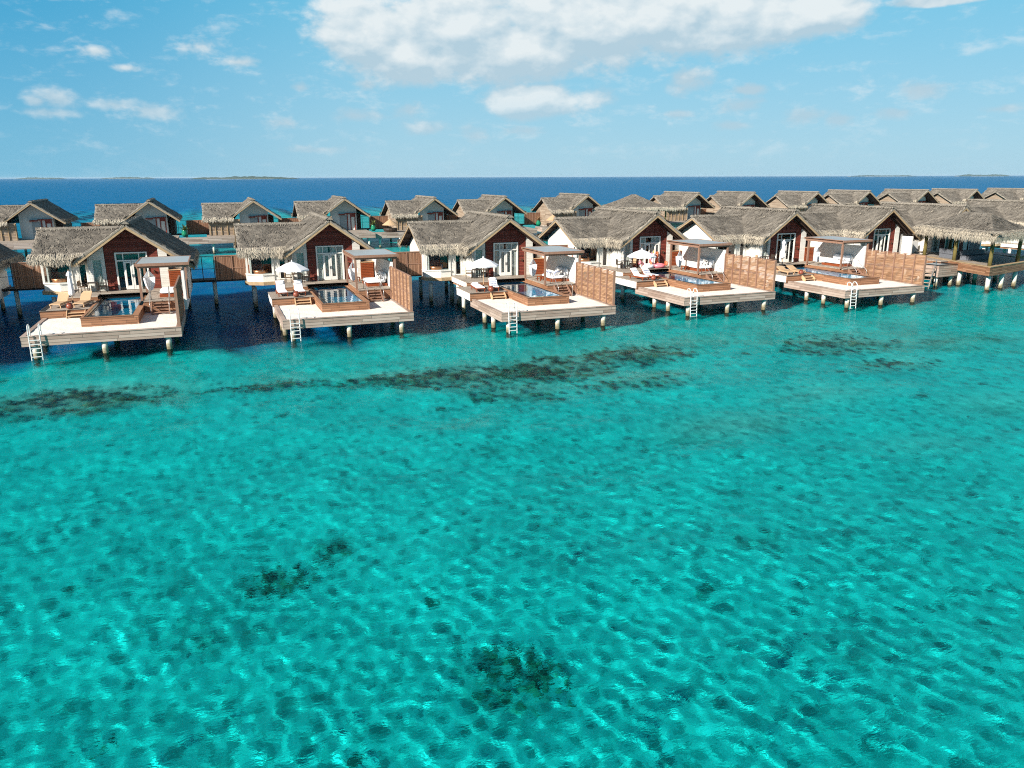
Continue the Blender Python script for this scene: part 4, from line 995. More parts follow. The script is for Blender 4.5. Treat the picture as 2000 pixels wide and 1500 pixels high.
def lounger(k, x, y, z, rz, label, mattress='white_fabric', back=0.6, towel=False):
    t = thing('sun_lounger', label, 'sun lounger', wp(k, x, y, z), VP[k][2] + rz, 'sun loungers on the decks')
    c, s = math.cos(back), math.sin(back); L1, L2, W = 1.30, .78, .70; h = .30
    def seatf():
        m = MB(); m.box(-W / 2, W / 2, 0, L1, h - .05, h); m.box(-W / 2, -W / 2 + .05, 0, L1 + .7, h - .11, h - .052); m.box(W / 2 - .05, W / 2, 0, L1 + .7, h - .11, h - .052)
        return m
    fr = 'pale_teak' if mattress == 'tan_mesh' else 'cabinet_wood'
    part('seat', 'lseat', seatf, fr, t)
    part('backrest', ('lback', back), lambda: MB().prism_x([(L1, h - .05), (L1 + L2 * c, h - .05 + L2 * s), (L1 + L2 * c - .05 * s, h + L2 * s + .05 * c - .05), (L1, h)], -W / 2, W / 2), fr, t)
    for (a, b) in ((-W / 2 + .04, .12), (W / 2 - .04, .12), (-W / 2 + .04, L1 + .5), (W / 2 - .04, L1 + .5)): part('leg', 'lleg', lambda: MB().box(-.03, .03, -.03, .03, 0, h - .112), fr, t, (a, b, 0))
    th = .09 if mattress != 'tan_mesh' else .02
    def mat():
        m = MB(); e = .03
        m.prism_x([(.03, h + .002), (L1 - .01, h + .002), (L1 - .01, h + th), (.03 + e, h + th), (.03, h + th - e)], -W / 2 + .03, W / 2 - .03)
        o = Vector((0, L1 + .01, h + .004)); u = Vector((0, c, s)); n = Vector((0, -s, c)); q = [o, o + u * L2, o + u * L2 + n * th, o + n * th]
        m.prism_x([(p.y, p.z) for p in q], -W / 2 + .03, W / 2 - .03); return m
    part('mattress', ('lmat', back, th), mat, mattress, t, bevel=.015 if th > .05 else 0)
    if mattress != 'tan_mesh':
        o = Vector((0, L1 + .01, h + .004)) + Vector((0, c, s)) * (L2 - .18) + Vector((0, -s, c)) * (th + .05)
        part('pillow', ('lpil', back), lambda: MB().pillow(o, .5, .28, .12, Matrix.Rotation(back, 3, 'X')), mattress, t, smooth=True)
    if towel:
        def tw():
            m = MB(); n = 14; Wt = .5
            pts = [(.25, h + th + .012)] + [(L1 - .02, h + th + .014)] + [(L1 + L2 * .35 * c - th * s, h + th * c + L2 * .35 * s + .03), (L1 + L2 * c - th * s - .02, h + th * c + L2 * s + .03), (L1 + L2 * c + .06, h + L2 * s - .1), (L1 + L2 * c + .04, h + L2 * s - .42)]
            for (yy, zz) in pts:
                for i in range(n + 1): xx = -Wt / 2 + Wt * i / n; m.v.append((xx, yy + .01 * math.sin(i * 2.0), zz + .012 * math.sin(i * 1.7 + yy * 9)))
            for a in range(len(pts) - 1):
                for i in range(n): q = a * (n + 1) + i; m.f.append((q, q + 1, q + n + 2, q + n + 1))
            return m
        tt = part('beach_towel', ('ltow', back), tw, 'striped_towel', None, smooth=True); tt.matrix_world = Matrix.Translation(wp(k, x, y, z)) @ Matrix.Rotation(VP[k][2] + rz, 4, 'Z')
        tag(tt, 'striped white towel thrown over a sun lounger on the %s' % WHO[k], 'towel', 'towels on the loungers')
def urn(k, x, y, z=1.90):
    t = thing('urn', 'round red-brown clay urn beside the loungers, %s' % WHO[k], 'urn', wp(k, x, y, z), 0, 'clay urns on the decks')
    part('body', 'urnb', lambda: MB().lathe([(.09, 0), (.2, .1), (.23, .2), (.19, .32), (.12, .38)], (0, 0), 20), 'terracotta', t, smooth=True)
    part('rim', 'urnr', lambda: MB().lathe([(.12, .38), (.15, .42), (.15, .44), (.10, .44), (.09, .36)], (0, 0), 20), 'terracotta', t)
def chair(k, x, y, rz, label, mat='wicker', z=FL):
    t = thing('armchair', label, 'chair', wp(k, x, y, z), VP[k][2] + rz, 'chairs at the terrace tables')
    part('seat', 'cseat', lambda: MB().box(-.25, .25, -.25, .25, .40, .47), mat, t, bevel=.01)
    part('backrest', 'cback', lambda: MB().prism_y([(-.25, .5), (.25, .5), (.25, .82), (.20, .9), (-.20, .9), (-.25, .82)], .22, .27), 'tan_mesh' if mat == 'wicker' else mat, t)
    for (a, b) in ((-.23, -.23), (.23, -.23), (-.23, .24), (.23, .24)): part('leg', ('cleg', b), lambda b=b: MB().box(-.02, .02, -.02, .02, 0, .64 if b < 0 else .86), 'dark_wicker', t, (a, b, 0))
    for a in (-.27, .23): part('armrest', 'carm', lambda: MB().box(0, .04, -.25, .22, .642, .675), 'dark_wicker', t, (a, 0, 0))
def table(k, x, y, label, z=FL):
    t = thing('side_table', label, 'table', wp(k, x, y, z), VP[k][2], 'terrace dining tables')
    part('tabletop', 'ttop', lambda: MB().box(-.36, .36, -.36, .36, .70, .735), 'dark_wicker', t, bevel=.006)
    for a in (-.31, .31):
        for b in (-.31, .31): part('leg', 'tleg', lambda: MB().box(-.022, .022, -.022, .022, 0, .70), 'dark_wicker', t, (a, b, 0))
def hanging_chair(k, x, y):
    t = thing('hanging_chair', 'white rope swing chair hanging beside the %s' % WHO[k], 'swing chair', wp(k, x, y, 0), VP[k][2] + .5, 'rope swing chairs')
    part('rope', 'hrope', lambda: MB().tube([(0, 0, 4.49), (0, 0, 3.95)], .012, 6).tube([(0, 0, 3.97), (-.42, 0, 3.48)], .012, 5).tube([(0, 0, 3.97), (.42, 0, 3.48)], .012, 5), 'white_fabric', t)
    part('spreader_bar', 'hbar', lambda: MB().tube([(-.45, 0, 3.48), (.45, 0, 3.48)], .02, 6), 'pale_teak', t)
    def sling():
        m = MB(); n = 14; q = 12            # a hung cloth bucket, open towards the viewer, narrow at the bottom
        for a in range(q + 1):
            u = a / q; rad = .40 * (1 - u ** 2.6) ** .5 * (1 - .25 * u) + .02; z = 3.44 - .98 * u
            for b in range(n + 1):
                ph = math.pi * (-.15 + 1.3 * b / n); front = max(0.0, .5 - u) * 0
                m.v.append((rad * math.cos(ph), .30 * math.sin(ph) * (rad / .40) ** .6 + .02 * math.sin(7 * ph), z))
        for a in range(q):
            for b in range(n): i = a * (n + 1) + b; m.f.append((i, i + 1, i + n + 2, i + n + 1))
        for sgn in (-1, 1):                 # net from the hook down to the spreader
            m.quad((0, .01 * sgn, 3.96), (.40, .02 * sgn, 3.49), (.13, .05 * sgn, 3.44)); m.quad((0, .01 * sgn, 3.96), (-.13, .05 * sgn, 3.44), (-.40, .02 * sgn, 3.49))
        return m
    part('sling', 'hsling', sling, 'white_fabric', t, smooth=True)
def daybed(k):
    t = thing('daybed', 'white cushioned daybed against the terrace wall beside the %s' % WHO[k], 'daybed', wp(k, 7.95, 9.25, FL), VP[k][2], 'daybeds under the gazebos')
    part('base', 'dbase', lambda: MB().box(-.78, .78, -1.15, 1.15, 0, .20), 'cabinet_wood', t, bevel=.01)
    part('mattress', 'dmat', lambda: MB().pillow((-.02, 0, .34), 1.54, 2.26, .30, None, 10), 'white_fabric', t, smooth=True)
    for j, (yy) in enumerate((-.78, 0, .78)): part('back_cushion', 'dbc', lambda: MB().pillow((0, 0, 0), .24, .76, .56), 'white_fabric', t, (.64, yy, .74), smooth=True)
    return t
def cushion(k, x, y, z, rz, tilt, mat, label):
    o = part('cushion', ('cus', mat), lambda: MB().pillow((0, 0, 0), .16, .52, .5), mat, None, smooth=True)
    o.matrix_world = Matrix.Translation(wp(k, x, y, z)) @ Matrix.Rotation(VP[k][2] + rz, 4, 'Z') @ Matrix.Rotation(tilt, 4, 'Y')
    tag(o, label, 'cushion', 'scatter cushions on the daybeds')
def screen(k):
    ox, oy, r = VP[k]; t = thing('privacy_screen', 'tall teak louvred screen along the right side of the %s' % WHO[k], 'screen', (ox, oy, 0), r, 'teak privacy screens')
    part('post_frame', 'scf', frame_posts_mb, 'teak_trim', t); part('louvres', 'scl', louvre_mb, 'slat_wood', t)
def fence(pos, rz, label, wood_l=2.5, glass_l=3.0, group='walkway fences between the front villas'):
    """vertical boards next to the villa at its right, then an open glazed railing; origin at the right end"""
    t = thing('walkway_fence', label, 'fence', pos, rz, group)
    part('board_panel', ('fb', wood_l), lambda: MB().box(-wood_l, 0, 0, .04, 2.1, 4.08), 'fence_boards', t)
    def fr():
        m = MB(); m.box(-wood_l - .04, .0, -.04, .06, 4.082, 4.16); m.box(-wood_l, 0, -.035, -.002, 3.05, 3.11)
        for x in (-wood_l, -wood_l / 2, -.05): m.box(x - .045, x + .045, -.06, -.036, 2.1, 4.08)
        return m
    part('fence_frame', ('ff', wood_l), fr, 'teak_trim', t)
    def rail():
        m = MB(); a = -wood_l - .1; b = -wood_l - glass_l
        for x in np.linspace(a, b, 4): m.box(x - .03, x + .03, -.02, .03, 2.0, 4.1)
        m.box(b, a, -.02, .03, 4.1, 4.14); m.box(b, a, -.015, .02, 3.05, 3.09); m.box(b, a, -.02, .03, 2.1, 2.16)
        return m
    part('railing', ('fr', wood_l, glass_l), rail, 'dark_frame', t)
    part('walkway', ('fw', wood_l, glass_l), lambda: MB().box(-wood_l - glass_l, .0, .05, 1.9, 1.95, 2.09), 'dark_soffit', t)
    for x in (-wood_l - .2, -wood_l - glass_l + .5): part('pile', ('pile', 1.95), lambda: pile_mb(1.95), 'concrete_pile', t, (x, .8, 0), smooth=True)
ZS = 1.90
for k in VP:
    screen(k)
    urn(k, 1.62, 6.98); daybed(k); hanging_chair(k, 6.45, 10.3)
    ox, oy, r = VP[k]
    x, y, _ = wp(k, -1.1, 18.0, 0)
    fence((x, y, 0), r, 'brown walkway fence left of the villa behind the %s' % WHO[k], 2.7, 2.9 if k > 1 else 3.2)
    table(k, 2.36, 12.75, 'small dark dining table beside the doors, %s' % WHO[k])
    chair(k, 1.66, 12.85, R(75), 'terrace armchair left of the dining table, %s' % WHO[k], 'wicker' if k != 4 else 'dark_wicker')
    chair(k, 3.02, 12.72, R(-80), 'terrace armchair right of the dining table, %s' % WHO[k], 'dark_wicker' if k != 4 else 'wicker')
    t = thing('bar_cabinet', 'slatted red-brown cabinet behind the gazebo, %s' % WHO[k], 'cabinet', wp(k, 8.15, 13.5, FL), r, 'outdoor cabinets')
    def cab():
        m = MB(); m.box(-.55, .55, -.25, .28, 0, 1.35)
        for i in range(9): m.box(-.5, .5, -.275, -.252, .1 + i * .135, .19 + i * .135)
        return m
    part('body', 'cab', cab, 'cabinet_wood', t); part('cabinet_top', 'cabt', lambda: MB().box(-.6, .6, -.3, .3, 1.352, 1.40), 'pale_teak', t)
for k, p, in ((2, (1.66, 9.0)), (3, (1.68, 9.0)), (4, (1.75, 9.2))): umbrella_open(k, p[0], p[1], ZS)
umbrella_closed(wp(1, 1.5, 9.1, ZS), 'folded white parasol behind the loungers of the leftmost sand deck', 2.35)
umbrella_closed(wp(5, 3.45, 11.6, FL), 'folded white parasol in front of the dark doors, rightmost sand deck', 2.0)
umbrella_closed((69.4, 65.2, FL), 'folded white parasol by the doors next to the open pavilion', 2.2)
lounger(1, .62, 7.6, ZS, R(-12), 'bare tan slatted lounger with raised back, left one on the leftmost deck', 'tan_mesh', .85)
lounger(1, 2.05, 7.5, ZS, R(-12), 'bare tan slatted lounger with raised back, right one on the leftmost deck', 'tan_mesh', .85)
lounger(2, .75, 7.5, ZS, R(2), 'white lounger with upright back, left one on the second deck from the left', back=1.05)
lounger(2, 2.05, 7.5, ZS, R(2), 'white lounger with upright back, right one on the second deck from the left', back=1.05)
lounger(3, .80, 6.95, ZS, R(-4), 'white cushioned lounger lying flat, left one on the middle deck', back=.04)
lounger(3, 1.95, 7.05, ZS, R(-14), 'white cushioned lounger with raised back under a striped towel, middle deck', back=.6, towel=True)
lounger(4, .95, 7.0, ZS, R(8), 'white cushioned lounger with raised back, left one on the deck with the floats', back=.75)
lounger(4, 2.1, 7.35, ZS, R(2), 'white cushioned lounger draped with a towel, right one on the deck with the floats', back=.75, towel=True)
lounger(5, .75, 7.2, ZS, R(-8), 'bare tan lounger lying low, left one on the rightmost deck', 'tan_mesh', .35)
lounger(5, 1.95, 7.2, ZS, R(-8), 'bare tan lounger lying low, right one on the rightmost deck', 'tan_mesh', .35)
for k in (2, 3, 4):
    cushion(k, 8.15, 8.65, FL + .76, .5, -.35, 'printed_fabric', 'black and white patterned cushion on the daybed beside the %s' % WHO[k])
cushion(3, 7.75, 8.35, FL + .68, 1.9, -.8, 'striped_fabric', 'blue striped cushion leaning forward on the middle deck daybed')
cushion(3, 7.7, 9.9, FL + .62, .1, -1.2, 'striped_fabric', 'blue striped cushion lying flat on the middle deck daybed')
def coffee_table(k, x, y, label):
    t = thing('coffee_table', label, 'table', wp(k, x, y, FL), VP[k][2] + .3, 'low tables under the gazebos')
    part('tabletop', 'cot', lambda: MB().box(-.24, .24, -.24, .24, .32, .38), 'cabinet_wood', t, bevel=.01)
    for a in (-.2, .2):
        for b in (-.2, .2): part('leg', 'col', lambda: MB().box(-.03, .03, -.03, .03, 0, .32), 'cabinet_wood', t, (a, b, 0))
coffee_table(3, 6.75, 9.3, 'small orange-brown table left of the daybed beside the middle sand deck')
coffee_table(4, 6.7, 9.7, 'small orange-brown table left of the daybed on the deck with the floats')
coffee_table(2, 6.9, 11.6, 'low table behind the gazebo post, second sand deck from the left')

# inflatable floats on the deck behind the pool of villa 4
def float_toy(pos, rz, kind):
    lab = {'unicorn': 'white inflatable ring with a raised horned neck, standing at the back of the pool', 'flamingo': 'pink and orange inflatable flamingo ring beside the white float'}[kind]
    t = thing('pool_float', lab, 'pool float', pos, rz, 'pool floats')
    def ring():
        m = MB(); p = [(.50 * math.cos(a), .50 * math.sin(a), .20) for a in np.linspace(0, 2 * math.pi, 25)]; return m.tube(p, .18, 12, False)
    body = 'white_vinyl' if kind == 'unicorn' else 'pink_vinyl'
    part('body', ('fring', kind), ring, body, t, smooth=True)
    if kind == 'unicorn': pts, rad = [(.6, 0, .25), (.72, 0, .6), (.68, 0, .95), (.74, 0, 1.2), (.98, 0, 1.2), (1.15, 0, 1.08)], [.24, .19, .16, .18, .15, .10]
    else: pts, rad = [(.6, 0, .25), (.85, 0, .55), (.72, 0, .85), (.6, 0, 1.1), (.72, 0, 1.3), (.95, 0, 1.24), (1.08, 0, 1.05)], [.22, .15, .12, .12, .15, .12, .05]
    part('neck', ('fneck', kind), lambda: MB().tube(pts, rad, 12), 'white_vinyl' if kind == 'unicorn' else 'orange_vinyl', t, smooth=True)
    if kind == 'unicorn':
        part('horn', 'fhorn', lambda: MB().tube([(.86, 0, 1.34), (1.0, 0, 1.72)], [.06, .008], 8), 'gold_vinyl', t, smooth=True)
        part('mane', 'fmane', lambda: MB().tube([(.62, 0, 1.36), (.50, 0, 1.1), (.50, 0, .8), (.44, 0, .55)], [.09, .11, .10, .06], 8), 'pink_vinyl', t, smooth=True)
        part('tail', 'ftail', lambda: MB().tube([(-.6, 0, .4), (-.95, 0, .62), (-1.15, 0, .45)], [.16, .17, .05], 8), 'pink_vinyl', t, smooth=True)
    else:
        part('wing', 'fwing', lambda: MB().pillow((-.1, .72, .42), .9, .18, .42).pillow((-.1, -.72, .42), .9, .18, .42), 'orange_vinyl', t, smooth=True)
float_toy(wp(4, 4.35, 12.4, FL), R(20), 'unicorn')
float_toy(wp(4, 5.5, 12.3, FL), R(70), 'flamingo')

# ------------------------------------------------------------------ back row of bungalows
BH, BS = 7.12, 0.71
def b_panels():
    S = 3.35 * math.hypot(1, BS); SW = 4.5 * math.hypot(1, .52)
    return [((0, 0, BH), (0, 1, 0), 12.0, uv(-1, 0, -BS), S), ((0, 0, BH), (0, 1, 0), 12.0, uv(1, 0, -BS), 3.85 * math.hypot(1, BS)),
            ((-7.3, 4.3, 6.5), (1, 0, 0), 7.0, uv(0, -1, -.50), 4.6 * math.hypot(1, .50)), ((-7.3, 4.3, 6.5), (1, 0, 0), 7.0, uv(0, 1, -.50), 4.6 * math.hypot(1, .50))]
def b_walls():
    m = MB(); z = lambda x: BH - abs(x) * BS - .08
    m.prism_y([(-2.05, FL), (2.1, FL), (2.1, z(2.1)), (0, z(0)), (-2.05, z(-2.05))], 2.3, 2.45); m.box(2.0, 2.1, 2.46, 11.5, FL, z(2.1)); return m
def b_wing_wall():
    m = MB(); zz = lambda y: 6.5 - abs(y - 4.3) * .50 - .08
    m.prism_x([(.35, 1.9), (8.3, 1.9), (8.3, zz(8.3)), (4.3, zz(4.3)), (.35, zz(.35))], -6.6, -6.48); m.box(-6.478, -2.1, .35, .45, 1.9, 4.55); return m
def b_battens():
    m = MB()
    for x in (-6.45, -5.75, -4.9, -4.05, -3.2, -2.3): m.box(x, x + .11, .22, .31, 2.25, 4.5)
    for z in (2.9, 3.6, 4.3): m.box(-5.7, -3.2, .312, .348, z, z + .07)
    return m
def b_deck():
    m = MB(); m.box(-11.2, 3.4, -5.4, -2.4, 2.0, 2.2); m.box(-7.0, 3.4, -2.38, 2.3, 2.0, 2.2); m.box(-7.0, 2.2, 2.31, 8.5, 1.7, 2.0); return m
def b_fascia(): return MB().box(-11.2, 3.4, -5.5, -5.402, 1.45, 2.21).box(-11.3, -11.202, -5.5, -2.4, 1.45, 2.2).box(3.402, 3.5, -5.5, 2.3, 1.45, 2.2)
def b_door():
    m = MB(); m.box(.55, .68, 2.12, 2.298, FL, 4.75); m.box(1.08, 1.2, 2.12, 2.298, FL, 4.75); m.box(1.75, 1.88, 2.12, 2.298, FL, 4.75); m.box(.2, 1.95, 2.0, 2.298, 4.752, 4.9); m.box(1.2, 1.75, 2.2, 2.298, 4.3, 4.75)
    m.box(-.75, .2, 1.75, 2.298, 4.62, 4.80); return m
def back_villa(loc, rz, label, decor=0, deck=True):
    V = thing('bungalow', label, 'bungalow', loc, rz, 'back row of bungalows')
    rf = part('roof', 'broof', lambda: thatch_mesh('roof', b_panels(), 21, 14, blade=(.5, .11), clip=lambda p: (np.abs(p[:, 0]) < 3.2) & (p[:, 2] < BH - np.abs(p[:, 0]) * BS - .12)), 'thatch', V)
    zl = BH - 3.35 * BS; zw = 6.5 - 4.6 * .50
    part('eave_fringe', 'bfr', lambda: fringe_mesh('eave_fringe', [((-3.35, 0, zl), (-3.35, .6, zl), (-1, 0, 0)), ((3.85, 0, zl - .5 * BS), (3.85, 12, zl - .5 * BS), (1, 0, 0)), ((-7.35, -.3, zw), (-3.0, -.3, zw), (0, -1, 0)), ((-7.35, 8.9, zw), (-3.4, 8.9, zw), (0, 1, 0))], 9, 60, .5, .08), 'thatch', rf)
    part('ridge_cap', 'brc', lambda: ridge_cap('ridge_cap', (0, -.05, BH + .22), (0, 12.05, BH + .22), 8), 'thatch', rf); part('ridge_cap', 'brc2', lambda: ridge_cap('ridge_cap', (-7.35, 4.3, 6.7), (-.8, 4.3, 6.7), 9), 'thatch', rf)
    def sof():
        m = MB()
        for sg in (-1, 1): e = 3.33 if sg < 0 else 3.83; m.quad((0, .08, BH - .06), (sg * e, .08, BH - e * BS - .06), (sg * e, 11.9, BH - e * BS - .06), (0, 11.9, BH - .06))
        for sg in (-1, 1): m.quad((-7.2, 4.3, 6.44), (-1.0, 4.3, 6.44), (-3.25, 4.3 + sg * 4.55, 6.44 - 4.55 * .50), (-7.2, 4.3 + sg * 4.55, 6.44 - 4.55 * .50))
        return m
    part('soffit', 'bsof', sof, 'dark_soffit', rf)
    part('barge_board', 'bbarge', lambda: MB().bar((0, .04, BH - .06), (-3.37, .04, BH - 3.37 * BS - .06), .06, .15), 'barge_wood', rf)
    part('barge_board', 'bbarge2', lambda: MB().bar((0, .04, BH - .06), (3.87, .04, BH - 3.87 * BS - .06), .06, .15), 'barge_wood', rf)
    part('wall', 'bwall', b_walls, 'white_wall', V); part('wing_wall', 'bwing', b_wing_wall, 'grey_cladding', V); part('battens', 'bbat', b_battens, 'barge_wood', V)
    d = part('door', 'bdoor', b_door, 'red_paint', V); part('pane', 'bdp', lambda: MB().box(1.2, 1.75, 2.24, 2.29, FL, 4.3), 'white_paint', d); part('side_window', 'bsw', lambda: MB().box(-.55, .5, 2.2, 2.29, 2.3, 4.5), 'canopy_sheet', d)
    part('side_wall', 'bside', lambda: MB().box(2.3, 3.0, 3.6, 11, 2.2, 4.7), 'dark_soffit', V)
    if deck:
        dk = part('deck', 'bdeck', b_deck, 'deck_boards', V); part('fascia', 'bfas', b_fascia, 'deck_side', dk)
        for (x, y) in ((-10.4, -4.9), (-6.2, -4.9), (-1.6, -4.9), (2.6, -4.9), (-6.2, -.5), (2.6, 1.5), (-6.2, 6.5), (-2, 3), (1.8, 7.5)): part('pile', ('pile', 2.0), lambda: pile_mb(2.0), 'concrete_pile', V, (x, y, 0), smooth=True)
    return V
BV = [(-24.2, 122.8, 7.4), (-9.6, 123.5, 7.36), (4.7, 124.2, 7.29), (18.4, 124.9, 7.38), (33.2, 125.7, 7.23), (45.8, 126.3, 7.24), (61.8, 127.1, 7.36), (85.7, 128.3, 7.45), (99.0, 129.0, 7.38), (115.4, 129.8, 7.28), (129.7, 130.5, 7.38), (147.1, 131.4, 7.4), (162.7, 132.1, 7.37), (182.4, 133.1, 7.34)]
BORD = ['leftmost back-row bungalow with a closed brown door, at the left edge', 'back-row bungalow rising behind the roof peak of the leftmost sand-deck villa', 'third back-row bungalow from left, above the gap beside the curtained villa', 'fourth back-row bungalow from left, behind the peak of the curtained villa',
        'fifth back-row bungalow from left, above the wing of the middle villa', 'sixth back-row bungalow from the left, behind the peak of the middle villa', 'seventh back-row bungalow from the left, just left of the small hipped pavilion', 'eighth back-row bungalow, just right of the small hipped pavilion',
        'ninth back-row bungalow, second to the right of the small hipped pavilion', 'tenth back-row bungalow, third to the right of the small hipped pavilion', 'eleventh back-row bungalow, fourth from the right end', 'twelfth back-row bungalow, third from the right end', 'thirteenth back-row bungalow, second from the right end', 'last back-row bungalow at the right edge of the picture']
def pot(pos, label, leafy=True):
    t = thing('potted_plant', label, 'potted plant', pos, 0, 'green pots on the back-row decks')
    part('pot', 'pot', lambda: MB().lathe([(.22, 0), (.42, .3), (.45, .55), (.3, .85), (.34, .95)], (0, 0), 14), 'green_glaze', t, smooth=True)
    def lv():
        m = MB(); rg = random.Random(2)
        for _ in range(60):
            a = rg.uniform(0, 6.28); e = rg.uniform(.1, 1.3); l = rg.uniform(.4, 1.1); p = Vector((0, 0, .9)); q = p + Vector((math.cos(a) * math.cos(e), math.sin(a) * math.cos(e), math.sin(e))) * l; s = Vector((-math.sin(a), math.cos(a), 0)) * .09; mid = (p + q) / 2
            m.quad(p, mid + s, q, mid - s)
        return m
    part('foliage', 'lv', lv, 'leaf' if leafy else 'dry_leaf', t)
for k, ((x, y, z), lab) in enumerate(zip(BV, BORD)):
    V = back_villa((x, y, z - 7.34), R(.8), lab)
    if k < 9: fence((x - 6.6, y + 6.3, 0), R(.8), 'brown fence left of the %s' % ' '.join(lab.split(',')[0].split()[:10]), 3.2, 3.6, 'walkway fences between the back-row bungalows')
pot((-9.6 + 4.4, 122.5, 2.2), 'green pot with a leafy plant on the deck right of the second back-row bungalow')
pot((22.6, 124.3, 2.2), 'green pot with a leafy plant on the deck right of the fourth back-row bungalow')
pot((51.6, 125.6, 2.2), 'green pot with a dry brown plant on the deck right of the sixth back-row bungalow', False)
def deck_bed(pos, label):
    t = thing('covered_daybed', label, 'daybed', pos, 0, 'covered daybeds on the back-row decks')
    part('base', 'cdb', lambda: MB().lathe([(1.0, 0), (1.15, .35), (1.1, .5)], (0, 0), 16), 'dark_wicker', t); part('canopy', 'cdc', lambda: MB().lathe([(1.3, 1.0), (.7, 1.45), (.05, 1.9)], (0, 0), 16), 'tan_mesh', t)
    part('pole', 'cdp', lambda: MB().tube([(0, 0, .5), (0, 0, 2.6)], .03, 6), 'dark_wicker', t)
deck_bed((24.9, 122.3, 2.2), 'round dark daybed with a tan conical cover between the fourth and fifth back-row bungalows')
deck_bed((53.9, 124.6, 2.2), 'round dark daybed with a tan conical cover between the sixth and seventh back-row bungalows')

# ------------------------------------------------------------------ hipped pavilions
def hip_roof(name, hw, hd, rl, ze, zr, seed, dens=26, over=0):
    """hip roof centred at origin; half width hw (x), half depth hd (y), ridge half length rl along x"""
    faces = [((-hw, -hd, ze), (hw, -hd, ze), (rl, 0, zr), (-rl, 0, zr)), ((hw, hd, ze), (-hw, hd, ze), (-rl, 0, zr), (rl, 0, zr)),
             ((hw, -hd, ze), (hw, hd, ze), (rl, 0, zr), (rl, 0, zr)), ((-hw, hd, ze), (-hw, -hd, ze), (-rl, 0, zr), (-rl, 0, zr))]
    return hip_faces(name, faces, seed, dens)
def hip_faces(name, faces, seed, dens):
    rng = np.random.default_rng(seed); V = []; F = []; T = []; base = 0
    for fc in faces:
        a, b, c, d = map(np.array, fc); n = np.cross(b - a, d - a).astype(float); n /= np.linalg.norm(n); NU = 26
        U, W = np.meshgrid(np.linspace(0, 1, NU + 1), np.linspace(0, 1, NU + 1))
        P = ((1 - W)[..., None] * ((1 - U)[..., None] * a + U[..., None] * b) + W[..., None] * ((1 - U)[..., None] * d + U[..., None] * c))
        sag = -0.35 * np.sin(W * math.pi) * 0.5
        P = P + np.array([0, 0, 1.]) * (.25 + rng.normal(0, .015, U.shape) + sag)[..., None]
        V.append(P.reshape(-1, 3)); i = base + np.arange(U.size).reshape(U.shape)
        for r in range(NU):
            for q in range(NU): F.append((int(i[r, q]), int(i[r, q + 1]), int(i[r + 1, q + 1]), int(i[r + 1, q])))
        T.append(.36 + rng.normal(0, .06, U.size)); base += U.size
        area = np.linalg.norm(b - a) * np.linalg.norm((c + d) / 2 - (a + b) / 2) * .7; m = int(area * dens)
        u = rng.uniform(0, 1, m); v = 1 - np.sqrt(rng.uniform(0, 1, m)) * .98
        Pt = ((1 - v)[:, None] * ((1 - u)[:, None] * a + u[:, None] * b) + v[:, None] * ((1 - u)[:, None] * d + u[:, None] * c)) + np.array([0, 0, 1.]) * (.25 - .35 * .5 * np.sin(v * math.pi))[:, None]
        dn = (a + b) / 2 - (c + d) / 2; dn = dn / np.linalg.norm(dn); s = (b - a) / np.linalg.norm(b - a)
        yaw = rng.normal(0, .4, m); dd = dn * np.cos(yaw)[:, None] + s * np.sin(yaw)[:, None]; tip = Pt + dd * rng.uniform(.25, .55, m)[:, None] + n * rng.uniform(.02, .12, m)[:, None]; w_ = rng.uniform(.03, .06, m)[:, None]
        q = np.stack([Pt - s * w_, Pt + s * w_, tip + s * w_ * .3, tip - s * w_ * .3], 1); V.append(q.reshape(-1, 3))
        F += [tuple(base + 4 * j + e for e in range(4)) for j in range(m)]; T.append(np.repeat((.43 + rng.normal(0, .15, m)).clip(.03, 1), 4)); base += 4 * m
    me = raw_mesh(name, V, F, T); return me
